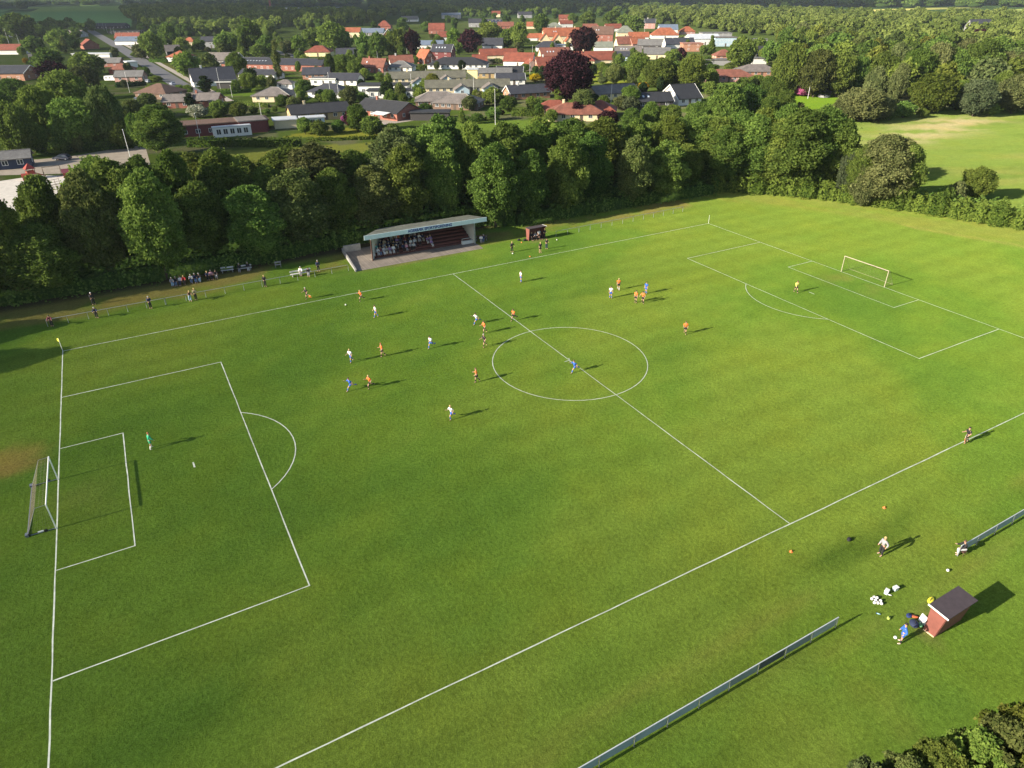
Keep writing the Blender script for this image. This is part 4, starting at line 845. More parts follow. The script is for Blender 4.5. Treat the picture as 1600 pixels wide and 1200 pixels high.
# undergrowth and hedges
def stuff(o, label, cat=None): tag(o, label, cat, kind='stuff'); return o
stuff(leaf_box("undergrowth", [(-22, 55), (6, 54), (30, 54), (40, 55.5), (66, 55.5), (74, 51), (90, 50.5), (100, 50.5), (121, 49.5)], 4.5, 3.0, .20, 9, F['dark'], 3, .3), 'dark shrubs and nettles under the tree belt')
stuff(leaf_box("undergrowth", [(-22, 62), (120, 56)], 6, 4.0, .32, 4, F['dark'], 4, .3), 'dark shrubs deeper inside the tree belt')
def hedge(pts, w, h, kind, label, seed, leaf=.2, dens=10, cat='hedge', name='hedge', lump=.15):
    o = leaf_box(name, pts, w, h, leaf, dens, F[kind], seed, lump); tag(o, label, cat); return o
Hp = [at(*q) for q in ((1105, 297), (1140, 297), (1220, 302), (1300, 310), (1420, 326), (1510, 341), (1600, 355), (1720, 378))]
hedge(Hp, 5.5, 2.9, 'hedge', 'wide leafy hedgerow curving along the right end of the pitch', 11, .19, 20, name='hedgerow', lump=.3)
hedge([p+np.array([2.6, 1.6, 0]) for p in Hp], 4, 2.4, 'mid', 'rough shrub strip behind the right-hand hedgerow', 12, .22, 9, name='shrub_strip', lump=.45)
hg = [((296, 229), (470, 229), 3, 2.2, 'hedge', 'long clipped hedge in front of the red clubhouse'), ((480, 221), (600, 217), 1.2, .9, 'hedge', 'low clipped hedge before the yellow-brick bungalow garden'),
 ((182, 137), (228, 133), 2.5, 2.2, 'conifer', 'dark hedge in front of the pink bungalow'), ((235, 97), (262, 98), 2, 2.2, 'hedge', 'dark hedge left of the orange-roofed bungalow'), ((340, 148), (392, 144), 2, 1.8, 'hedge', 'hedge behind the low grey twin roofs'),
 ((366, 163), (420, 168), 1.6, 1.4, 'mid', 'garden hedge by the cream hipped bungalow'), ((485, 84), (455, 80), 2, 1.8, 'light', 'bright green hedge on the side road lawn'), ((559, 30), (588, 31), 8, 4, 'light', 'far bright clipped hedge block'),
 ((60, 240), (210, 230), 4, 3, 'dark', 'dark shrub bank behind the gravel lot'), ((352, 207), (380, 206), 3, 2, 'olive', 'yellowish hedge beside the clubhouse windows'), ((755, 160), (800, 163), 1.6, 1.6, 'hedge', 'hedge at the lawn below the orange-brick bungalow'),
 ((800, 181), (850, 182), 2.5, 2.2, 'light', 'light hedge left of the red-roofed villa'), ((925, 106), (980, 102), 2, 1.8, 'hedge', 'dark clipped hedge under the long red house'), ((700, 188), (760, 188), 1.5, 1.2, 'mid', 'low hedge along the wide lawn'),
 ((1100, 123), (1190, 128), 3, 2.4, 'light', 'light hedge in front of the brown-red hipped bungalow'), ((400, 118), (436, 119), 2, 1.8, 'hedge', 'hedge at the foot of the dark school'), ((545, 142), (570, 140), 1.5, 1.5, 'hedge', 'hedge between the white-walled house and the flat-roofed house'),
 ((640, 158), (668, 160), 2, 1.6, 'mid', 'hedge at the left wing of the grey-brown hipped house'), ((1130, 292), (1195, 296), 4, 3.2, 'mid', 'leafy bank where the tree belt meets the hedgerow'), ((560, 126), (600, 124), 1.6, 1.6, 'mid', 'hedge right of the small white bungalow'),
 ((610, 123), (650, 121), 1.5, 1.2, 'mid', 'hedge before the upper cream terrace'), ((830, 163), (850, 166), 3, 2.5, 'mid', 'shrubs left of the villa roofs'), ((290, 147), (300, 150), 2, 2, 'dark', 'shrubs between the twin grey roofs')]
for i, (a, b, w, h_, k, lb) in enumerate(hg):
    d_ = dist(at(*a)); hedge([at(*a), at(*b)], w, h_, k, lb, 40+i, .26 if d_ < 350 else .45, 6 if d_ < 350 else 2.5)
# near shrubs at the lower right, and the tree outside the frame that shades the grass there
for (u, v, h, r, kd, lb) in ((1372, 1186, 10.2, 1.3, 'olive', 'thin pale olive tree top, leftmost of the near tree tops at the bottom edge'), (1425, 1176, 10.6, 1.4, 'birch', 'pale feathery tree top, second from left at the bottom edge'),
      (1488, 1150, 11.3, 1.4, 'mid', 'mid green tree top in the middle of the near ones at the bottom edge'), (1545, 1132, 11.9, 1.8, 'light', 'light green tree top second from the lower right corner'), (1592, 1100, 12.4, 2.0, 'birch', 'pale green tree top in the lower right corner'),
      (1640, 1080, 12.8, 2.2, 'yellow2', 'yellow-green tree top cut by the right frame edge'), (1520, 1190, 10.6, 1.6, 'yellow2', 'yellowish tree top at the very bottom edge')):
    q = at(u, v+14+max(0, (u-1500)*.22), h); tree(q[0], q[1], r, h, kd, 'near', name='deciduous_tree', label=lb)
# ------------------------------------------------------------------ labels of the trees: tone, size and the nearest landmark
def thin_out(keep=300):
    """the trees that show largest stay single; the rest become one mass"""
    for T in TREES:
        if T[4] < 5 and T[0].name.split('.')[0] == 'tree' and T[2] in ('small', 'far'): T[0].name = 'shrub'; T[0]['category'] = 'shrub'
    tr_ = [T for T in TREES if T[0]['category'] == 'tree' and 'label' not in T[0]]
    n0 = sum(1 for T in TREES if T[0]['category'] == 'tree' and 'label' in T[0])
    size = lambda T: T[3]*T[4]/((T[0].location.x-CP[0])**2+(T[0].location.y-CP[1])**2)
    tr_.sort(key=size, reverse=True); rest = tr_[keep-n0-4:]; kinds = sorted({T[1] for T in rest}); vs = []; qs = []; rs = []; mi = []; o = 0
    r = np.random.default_rng(9)
    for T in rest:
        t = T[0]; c = [x for x in t.children if x.name.startswith('crown')][0].data; t.rotation_euler.z
        v = np.zeros(len(c.vertices)*3, np.float32); c.vertices.foreach_get('co', v); v = v.reshape(-1, 3)*np.array(t.scale); a = t.rotation_euler.z; ca, sa = math.cos(a), math.sin(a)
        v = np.stack([v[:, 0]*ca-v[:, 1]*sa+t.location.x, v[:, 0]*sa+v[:, 1]*ca+t.location.y, v[:, 2]], 1)
        f = [tuple(p.vertices) for p in c.polygons]; rn = np.zeros(len(c.polygons), np.float32); c.attributes['rnd'].data.foreach_get('value', rn)
        q = np.array([x if len(x) == 4 else (x[0], x[1], x[2], x[2]) for x in f]); vs.append(v); qs.append(q+o); o += len(v); rs.append(np.clip(rn+r.uniform(-.2, .2), 0, 1)); mi.append(np.full(len(q), kinds.index(T[1])))
    me = np_mesh('distant_trees', np.concatenate(vs), np.concatenate(qs), np.concatenate(rs))
    for k in kinds: me.materials.append(F[k])
    me.polygons.foreach_set('material_index', np.concatenate(mi).astype(np.int32)); me.validate()
    ob = bpy.data.objects.new('distant_trees', me); COL.objects.link(ob); tag(ob, 'the many smaller distant trees of the village and the wood behind it', 'trees', kind='stuff')
    gone = set()
    for T in rest:
        for c in list(T[0].children): bpy.data.objects.remove(c)
        gone.add(id(T)); bpy.data.objects.remove(T[0])
    TREES[:] = [T for T in TREES if id(T) not in gone]
def tree_labels():
    thin_out()
    tone = dict(dark='dark green', mid='mid green', light='light green', olive='olive green', birch='pale green feathery', copper='copper-red leaved', conifer='blackish green', yellow='golden yellow', yellow2='yellow-green', pink='pink flowering', white='white flowering', blue='silvery green', hedge='green')
    used = {}
    for o in COL.objects:
        if o.parent is None and 'label' in o: used[o['label']] = 1
    for t, k, cls, r, h in TREES:
        if 'label' in t: continue
        x, y = t.location.x, t.location.y; u, v = px((x, y, h*.6)); near = y < 92
        form = 'narrow conifer' if cls == 'cone' else 'slim columnar tree' if cls == 'column' else 'shrub' if h < 5 else 'small tree' if h < 8 else 'tree' if h < 13 else 'tall tree'
        if near:
            land = [('the left end of the belt', 60, 400), ('the bare patch by the rail', 200, 400), ('the seated group', 300, 400), ('the white benches', 385, 400), ('the rail group', 470, 400), ('the left end of the grandstand', 575, 350), ('the middle of the grandstand', 660, 345),
                    ('the right end of the grandstand', 750, 340), ('the red shelter', 838, 340), ('the long right-hand rail', 930, 330), ('the far end of the rail', 1040, 310), ('the far corner flag', 1110, 300), ('the start of the hedgerow', 1190, 280), ('the hedgerow bend', 1300, 290), ('the meadow edge', 1400, 290), ('the meadow corner', 1500, 300)]
            land = [(n, a, b) for n, a, b in land]; row = 'front row' if y < 60.5 else 'second row' if y < 69 else 'back row'
            cand = sorted(land, key=lambda q: abs(q[1]-u)); opts = []
            for n, a, b in cand[:4]:
                rel = 'straight behind' if abs(a-u) < 18 else ('left of' if u < a else 'right of'); opts.append(f"{tone[k]} {form} in the {row} {rel} {n}")
        else:
            cand = sorted(HOUSES, key=lambda q: math.hypot(q[1]-u, (q[2]-v)*1.6)); opts = []
            for q in cand[:5]:
                du, dv = u-q[1], v-q[2]; rel = ('left of' if du < 0 else 'right of') if abs(du) > abs(dv)*1.3 else ('in front of' if dv > 0 else 'behind')
                opts.append(f"{tone[k]} {form} {rel} the {q[0]}")
        lb = next((o for o in opts if o not in used and len(o.split()) <= 16), None)
        if lb is None:
            o = opts[0]; w = o.split(' ', 1)
            for pre in ('larger', 'smaller', 'fuller', 'slender', 'rounded', 'taller'):
                c = f"{pre} {o}"
                if c not in used and len(c.split()) <= 16: lb = c; break
        if lb is None: lb = f"{tone[k]} tree in the dense wood at the upper right" if u > 1180 else opts[0]
        used[lb] = 1; t['label'] = lb

# ------------------------------------------------------------------ grandstand
PBLUE = paint("pale_blue_paint", (.60, .72, .75), .6, .1, .8); BLUE = paint("letter_blue", (.010, .035, .24), .6, .05); RUST = paint("brown_terrace_paint", (.085, .030, .024), .85, .25, 1.2)
MOSS = tiles("mossy_felt_roof", (.13, .14, .115), .35, .9, .9); CREAMW = paint("stand_wall_paint", (.58, .60, .56), .8, .12, .6); TIMB = paint("dark_timber", (.10, .05, .035), .8, .3)
SX, SY, SA = 42.6, 44.0, rad(-1.3); L_, Dp = 21.5, 7.6
gs = empty('grandstand', (SX, SY, 0), SA); tag(gs, 'open roofed grandstand with pale blue fascia lettered in blue, full of seated spectators', 'grandstand')
zf, zb = 4.55, 3.05; sl_ = (zb-zf)/Dp
rf = MB().slab([(0,0,zf),(L_,0,zf),(L_,Dp,zb),(4.7,Dp,zb)], .16).build('roof', MOSS, gs)
fa = MB().box(-.03, L_+.03, -.12, -.04, zf-.66, zf+.06).build('fascia', PBLUE, gs)
def text_mesh(s, w, h):
    cu = bpy.data.curves.new("lettering", 'FONT'); cu.body = s; cu.extrude = .012; cu.offset = .028; cu.align_x = 'CENTER'; cu.align_y = 'CENTER'
    o = bpy.data.objects.new("tmp", cu); COL.objects.link(o); bpy.context.view_layer.update()
    dg = bpy.context.evaluated_depsgraph_get(); m = bpy.data.meshes.new_from_object(o.evaluated_get(dg)); bpy.data.objects.remove(o)
    v = np.zeros(len(m.vertices)*3, np.float32); m.vertices.foreach_get("co", v); v = v.reshape(-1, 3)
    e = v.max(0)-v.min(0); v[:, 0] *= w/e[0]; v[:, 1] *= h/e[1]; m.vertices.foreach_set("co", v.ravel()); m.update(); m.name = "lettering"; m.materials.clear(); m.materials.append(None); return m
lt = link('lettering', text_mesh("AGERBÆK SPORTSFORENING", 7.8, .50), BLUE, fa, (11.2, -.135, zf-.30)); lt.rotation_euler = (rad(90), 0, 0)
x0, x1 = 1.25, L_-1.9
MB().box(x0+3.9, x1, Dp-.5, Dp-.35, 0, zb-.02).build('back_wall', CREAMW, gs)
for x in (x0, x1):
    xb = x+(3.9 if x == x0 else 0)
    MB().hexa([(x-.06, 1.0, 0), (x+.06, 1.0, 0), (xb+.06, Dp-.5, 0), (xb-.06, Dp-.5, 0)], [(x-.06, 1.0, zf-.42), (x+.06, 1.0, zf-.42), (xb+.06, Dp-.5, zb-.1), (xb-.06, Dp-.5, zb-.1)]).build('side_wall', CREAMW, gs)
    MB().box(x-.09, x+.09, .72, .90, 0, zf-.3).build('post', TIMB if x == x0 else STEEL, gs)
    MB().bar((x, .8, zf-.75), (x, 2.6, zf-.75), .06, 4).bar((x, .82, 3.1), (x, 1.9, zf-.5), .05, 4).build('brace', TIMB, gs)
    MB().hexa([(x-.05,.1,zf-.5),(x+.05,.1,zf-.5),(x+.05,.9,zf-1.2),(x-.05,.9,zf-1.2)], [(x-.05,.1,zf-.2),(x+.05,.1,zf-.2),(x+.05,.9,zf-.3),(x-.05,.9,zf-.3)]).build('bracket', PBLUE, gs)
for x in (7.2, 12.6): MB().box(x-.07, x+.07, 3.9, 4.04, .9, zf-.85).build('post', TIMB, gs)
NS = 6; tr = MB(); y0 = 1.7
for k in range(NS): tr.box(x0+.12+.6*(k+1)*.85*.95, x1-.08, y0+k*.85, y0+(k+1)*.85-.003 if k < NS-1 else Dp-.5, .0, .30+.32*k)
tr.build('terrace', RUST, gs)
se = MB()
for k in range(NS): se.box(x0+.3+.6*(k+1)*.85, x1-.3, y0+.32+k*.85, y0+.62+k*.85, .30+.32*k+.02, .30+.32*k+.34)
se.build('bench_row', paint("red_brown_bench", (.11, .032, .025), .7, .2), gs)
MB().box(x1-2.2, x1-.1, 1.2, 1.65, 0, .55).bar((x1-2.2, 1.3, 1.0), (x1-.1, 1.3, 1.0), .04, 6).bar((x1-2.2, 1.3, .5), (x1-2.2, 1.3, 1.0), .04, 6).build('low_wall', CREAMW, gs)
# apron of slabs and low retaining walls
SLAB = brick("concrete_slabs", (.22, .185, .155), .2, (.22, .2, .17))
sheet("stand_apron", [(40.0, 41.45), (62.3, 41.3), (62.4, 43.2), (62.2, 52), (40.8, 52)], .018, SLAB)
o = MB().hexa([(39.8,41.3,0),(40.05,41.3,0),(40.95,51.3,0),(40.7,51.3,0)], [(39.8,41.3,.35),(40.05,41.3,.35),(40.95,51.3,.75),(40.7,51.3,.75)]).build('retaining_wall', CONC); tag(o, 'low concrete wall along the left side of the stand apron', 'wall')
o = MB().box(40.95, 43.9, 51.05, 51.3, 0, 1.15).build('retaining_wall', CONC); tag(o, 'short concrete wall behind the apron left of the stand', 'wall')

# ------------------------------------------------------------------ goals
ALU = paint("goal_white", (.80, .80, .78), .35, .04); WOODY = paint("weathered_goal_post", (.44, .38, .28), .7, .2, 3); NET = paint("net_cord", (.26, .23, .16), .9, .1)
ALUG = paint("grey_aluminium", (.20, .22, .27), .4, .1, 3, .5)
def netting(P, nu, nv, r):
    """cords over the bilinear patch P[0..3]"""
    m = MB(); A, B, C_, D_ = [Vector(p) for p in P]
    f = lambda s, t: (A*(1-s)+B*s)*(1-t)+(D_*(1-s)+C_*s)*t
    for i in range(nu+1):
        for j in range(4): m.bar(f(i/nu, j/4), f(i/nu, (j+1)/4), r, 3)
    for j in range(nv+1):
        for i in range(6): m.bar(f(i/6, j/nv), f((i+1)/6, j/nv), r, 3)
    return m
def goal(x, s, label, mpost, r, top, back, wheels, gr=.055, gm=None):
    g_ = empty('football_goal', (x, 0, 0)); tag(g_, label, 'goal'); y = 3.66+r; z = 2.44+r
    MB().bar((0,-y-r,z), (0,y+r,z), r, 10).build('crossbar', mpost, g_)
    for q in (-1, 1): MB().bar((0, q*y, 0), (0, q*y, z), r, 10).build('post', mpost, g_)
    fr = MB().bar((s*back,-y,.06), (s*back,y,.06), gr, 8)
    for q in (-1, 1): fr.bar((0, q*y, .05), (s*back, q*y, .05), gr*.7, 8); fr.bar((s*top, q*y, z-.05), (s*back, q*y, .06), .018, 5).bar((0, q*y, z), (s*top, q*y, z-.05), .018, 5)
    fr.build('ground_frame', gm or ALUG, g_)
    n = MB()
    for m in (netting([(s*top,-y,z-.05),(s*top,y,z-.05),(s*back,y,.08),(s*back,-y,.08)], 26, 10, .0030), netting([(0,-y,z),(0,y,z),(s*top,y,z-.05),(s*top,-y,z-.05)], 26, 3, .0030),
              netting([(0,-y,.08),(0,-y,z),(s*top,-y,z-.05),(s*back,-y,.08)], 8, 9, .0030), netting([(0,y,.08),(0,y,z),(s*top,y,z-.05),(s*back,y,.08)], 8, 9, .0030)): n.add(m.v, m.f)
    n.build('net', NET, g_)
    if wheels:
        for (wx, wy) in ((s*.7, y+.05), (s*back*.95, y+.05), (s*.7, -y-.05), (s*back*.95, -y-.05)):
            MB().bar((wx, wy-.05, .13), (wx, wy+.05, .13), .13, 12).build('wheel', paint("black_rubber", (.02,.02,.02), .8), g_)
        MB().box(s*back-.14, s*back+.10, -y-.12, -y+.25, .02, .24).box(s*back-.14, s*back+.10, y-.25, y+.12, .02, .24).build('counterweight', ALUG, g_)
        MB().box(s*1.25, s*.85, -y-.07, -y+.02, .10, .20).build('hinge_plate', WHITE, g_)
    return g_
goal(-.03, -1, 'white aluminium goal on wheels at the near left end of the pitch', ALU, .055, .8, 2.0, True, .045)
goal(Lp+.05, 1, 'old goal with weathered yellowish posts at the far right end', WOODY, .05, .35, 1.9, False, .018, NET)
YFL = paint("yellow_flag", (.85, .75, .05), .7, .05)
def corner_flag(x, y, label, fl=True):
    c = empty('corner_flag', (x, y, 0)); tag(c, label, 'corner flag'); MB().bar((0,0,0), (0,0,1.75 if fl else 1.6), .03, 8, .022).build('pole', WHITE, c)
    if fl: MB().slab([(0.02,0,1.72),(0.02,0,1.32),(-.12,.12,1.28),(-.2,.16,1.5),(-.14,.1,1.74)], .015).build('flag', YFL, c)
corner_flag(0, H, 'corner flag with limp yellow cloth at the far left corner'); corner_flag(Lp, H, 'bare white corner pole at the far right corner', False)

# ------------------------------------------------------------------ rails and boards
def board_fence(x0, n, label, cols, y=-41.8, first=True):
    f = empty('board_fence', (x0, y, 0)); tag(f, label, 'fence'); S = 2.474
    for k in range(n+1): MB().bar((k*S, 0, 0), (k*S, 0, 1.04), .035, 8).build('post', STEEL, f)
    MB().bar((0,0,1.06), (n*S,0,1.06), .035, 8).build('top_rail', paint("rail_grey", (.50, .53, .56), .5, .08), f)
    for k in range(n):
        c = cols[k % len(cols)]; MB().box(k*S+.05, (k+1)*S-.05, .038, .058, .22, .98).build('board', c, f)
B1, B2, B3, B4 = paint("board_back", (.25, .33, .38), .5, .1, 1), paint("board_back_grey", (.30, .36, .37), .5, .1, 1), paint("board_back_navy", (.04, .055, .09), .5, .15, 1), paint("board_back_dull", (.19, .24, .25), .6, .2, 1)
board_fence(22.32, 10, 'near fence of blue-grey advert board backs, long run at the bottom', [B1, B1, B1, B1, B1, B1, B4, B3, B4, B2])
board_fence(61.05, 5, 'short run of grey advert boards at the right edge', [B2, B2, B1, B2, B2])
def rail(P0, P1, label, S=2.6, h=1.0):
    P0 = np.array(P0, float); P1 = np.array(P1, float); L = np.hypot(*(P1-P0)); n = max(1, round(L/S)); a = math.atan2(*(P1-P0)[::-1])
    f = empty('rail_fence', (*P0, 0), a); tag(f, label, 'fence')
    for k in range(n+1): MB().bar((k*L/n, 0, 0), (k*L/n, 0, h), .032, 6).build('post', STEEL, f)
    MB().bar((0,0,h), (L,0,h), .032, 8).build('top_rail', STEEL, f)
rail((-1.8, 42.0), (12.5, 42.1), 'thin steel spectator rail at the far left corner'); rail((12.6, 42.1), (39.0, 42.3), 'thin steel spectator rail left of the grandstand')
rail((76.4, 40.5), (106.5, 41.3), 'thin steel rail right of the red shelter')

# ------------------------------------------------------------------ shelters
REDS = paint("shelter_red", (.20, .066, .050), .75, .18, 2); FELT = paint("shelter_felt", (.060, .045, .050), .85, .15, 3); PBOARD = paint("grey_board", (.5, .5, .5), .6)
def shelter(loc, rz, L, D, label, zt=2.25):
    s = empty('team_shelter', loc, rz); tag(s, label, 'shelter')   # opens towards +y
    for x in (.08, L-.08): MB().hexa([(x-.05,.0,0),(x+.05,.0,0),(x+.05,.75,0),(x-.05,.75,0)], [(x-.05,-.25,zt-.1),(x+.05,-.25,zt-.1),(x+.05,D-.1,zt),(x-.05,D-.1,zt)]).build('side_wall', REDS, s)
    MB().hexa([(.13,-.02,0),(L-.13,-.02,0),(L-.13,.06,0),(.13,.06,0)], [(.13,-.28,zt-.12),(L-.13,-.28,zt-.12),(L-.13,-.2,zt-.12),(.13,-.2,zt-.12)]).build('back_wall', REDS, s)
    r = MB().slab([(-.08,-.4,zt-.06),(L+.08,-.4,zt-.06),(L+.08,D+.05,zt+.06),(-.08,D+.05,zt+.06)], .07).build('roof', FELT, s)
    MB().hexa([(-.12,-.42,zt-.15),(-.085,-.42,zt-.15),(-.085,D+.07,zt-.03),(-.12,D+.07,zt-.03)], [(-.12,-.42,zt-.03),(-.085,-.42,zt-.03),(-.085,D+.07,zt+.09),(-.12,D+.07,zt+.09)]).build('edge_board', WHITE, r)
    MB().box(.15, L-.15, .1, .45, .40, .46).box(.4, .5, .15, .4, 0, .4).box(L-.5, L-.4, .15, .4, 0, .4).build('bench', TIMB, s)
    MB().hexa([(-.01,0,0),(.03,0,0),(.03,.75,0),(-.01,.75,0)], [(-.01,0,.09),(.03,0,.09),(.03,.75,.09),(-.01,.75,.09)]).build('base_board', paint("pale_timber", (.6,.45,.28), .8), s)
    return s
shelter((52.15, -45.6, 0), 0, 3.15, .95, 'near red-sided team shelter with dark felt roof')
shelter((74.3, 41.6, 0), math.pi, 3.35, 1.1, 'far red team shelter with people inside beside the halfway line', 2.2)

# ------------------------------------------------------------------ people
def pose(lean=5, legs=((0, 5), (0, 5)), arms=((5, 15, 10), (5, 15, 10)), head=0, spread=.02):
    J = {}; l = rad(lean); up = Vector((math.sin(l), 0, math.cos(l))); pel = Vector((0, 0, 0))
    J['pel'] = pel; J['waist'] = pel+up*.16; J['chest'] = pel+up*.36; J['neckb'] = pel+up*.50
    hd = rad(lean+head); hu = Vector((math.sin(hd), 0, math.cos(hd))); J['neck'] = J['neckb']+hu*.08; J['jaw'] = J['neck']+hu*.06; J['skull'] = J['neck']+hu*.15; J['crown'] = J['neck']+hu*.22
    for s, q, (th, kn), (ua, eb, ab) in ((1, 'L', legs[0], arms[0]), (-1, 'R', legs[1], arms[1])):
        hip = pel+Vector((0, s*.09, -.05)); a = rad(th); k = hip+Vector((math.sin(a), s*spread, -math.cos(a)))*.44; b = rad(th-kn); an = k+Vector((math.sin(b), s*spread*.5, -math.cos(b)))*.43
        c = b+rad(78 if kn < 60 else 95-15); toe = an+Vector((math.sin(b+rad(80)), 0, -math.cos(b+rad(80))))*.17+Vector((0, s*.02, 0)); heel = an+Vector((-.05*math.cos(b), 0, -.05))
        if abs(math.degrees(b)) < 25: toe = an+Vector((.17, s*.03, -.06))
        J['hip'+q], J['knee'+q], J['ank'+q], J['toe'+q] = hip, k, an, toe
        sh = J['neckb']+up*-.04+Vector((0, s*.19, 0)); a = rad(ua)+(-l); d = Vector((math.sin(rad(ua)-0), s*math.tan(rad(ab)), -math.cos(rad(ua)))).normalized(); el = sh+d*.29
        d2 = Vector((math.sin(rad(ua+eb)), s*math.tan(rad(ab*.2)), -math.cos(rad(ua+eb)))).normalized(); wr = el+d2*.25; hn = wr+d2*.08
        J['sh'+q], J['el'+q], J['wr'+q], J['hand'+q] = sh, el, wr, hn
    lo = min(min(J['ank'+q].z-.08, J['toe'+q].z-.035) for q in 'LR')
    for k in J: J[k] = J[k]-Vector((0, 0, lo))
    return J
POSES = dict(
 stand=pose(2, ((3, 4), (-3, 3)), ((4, 12, 10), (2, 10, 10)), 0, .06), folded=pose(2, ((2, 3), (-2, 3)), ((15, 95, 8), (15, 95, 8)), 8), walk=pose(6, ((24, 12), (-16, 10)), ((-18, 20, 8), (20, 25, 8))),
 run1=pose(14, ((50, 60), (-28, 45)), ((-40, 80, 14), (35, 80, 12)), -8), run2=pose(16, ((-30, 62), (38, 28)), ((40, 75, 14), (-38, 70, 14)), -8), run3=pose(10, ((25, 30), (-22, 20)), ((-25, 60, 12), (22, 60, 12)), -4),
 jog=pose(8, ((18, 22), (-12, 30)), ((-14, 70, 14), (14, 70, 14)), -2), stride=pose(20, ((55, 35), (-50, 30)), ((-55, 60, 20), (55, 70, 20)), -12), ready=pose(18, ((18, 30), (-4, 18)), ((22, 50, 25), (18, 50, 25)), -12, .10),
 wide=pose(8, ((12, 12), (-6, 14)), ((10, 35, 40), (8, 35, 42)), 0, .16), lean=pose(35, ((4, 3), (-6, 3)), ((60, 20, 8), (60, 20, 8)), -15), sit=pose(4, ((88, 90), (86, 88)), ((25, 50, 6), (25, 50, 6)), 5), sit2=pose(18, ((88, 84), (82, 96)), ((40, 55, 6), (38, 60, 6)), -5),
 sit3=pose(-4, ((86, 70), (88, 80)), ((12, 70, 8), (12, 75, 8)), 8), hip=pose(2, ((2, 2), (-2, 2)), ((-25, 75, 35), (8, 20, 10)), 4, .09), point=pose(4, ((6, 5), (-6, 5)), ((75, 10, 12), (2, 12, 10)), 0), ground=pose(20, ((100, 60), (96, 40)), ((50, 30, 6), (50, 30, 6)), 0))
def skin(name, V, E_, Rr, sub=1):
    me = bpy.data.meshes.new(name); me.from_pydata([tuple(v) for v in V], E_, []); o = bpy.data.objects.new("tmp", me); COL.objects.link(o)
    sk = o.modifiers.new("s", 'SKIN'); sk.use_smooth_shade = True; dat = me.skin_vertices[0].data
    for i, r in enumerate(Rr): dat[i].radius = r if hasattr(r, '__len__') else (r, r)
    dat[0].use_root = True
    ss = o.modifiers.new("u", 'SUBSURF'); ss.levels = sub; ss.render_levels = sub
    dg = bpy.context.evaluated_depsgraph_get(); dg.update(); m = bpy.data.meshes.new_from_object(o.evaluated_get(dg)); bpy.data.objects.remove(o); m.name = name; m.materials.clear(); m.materials.append(None); return m
def chain(J, names): return [J[n] for n in names]
_pc = {}
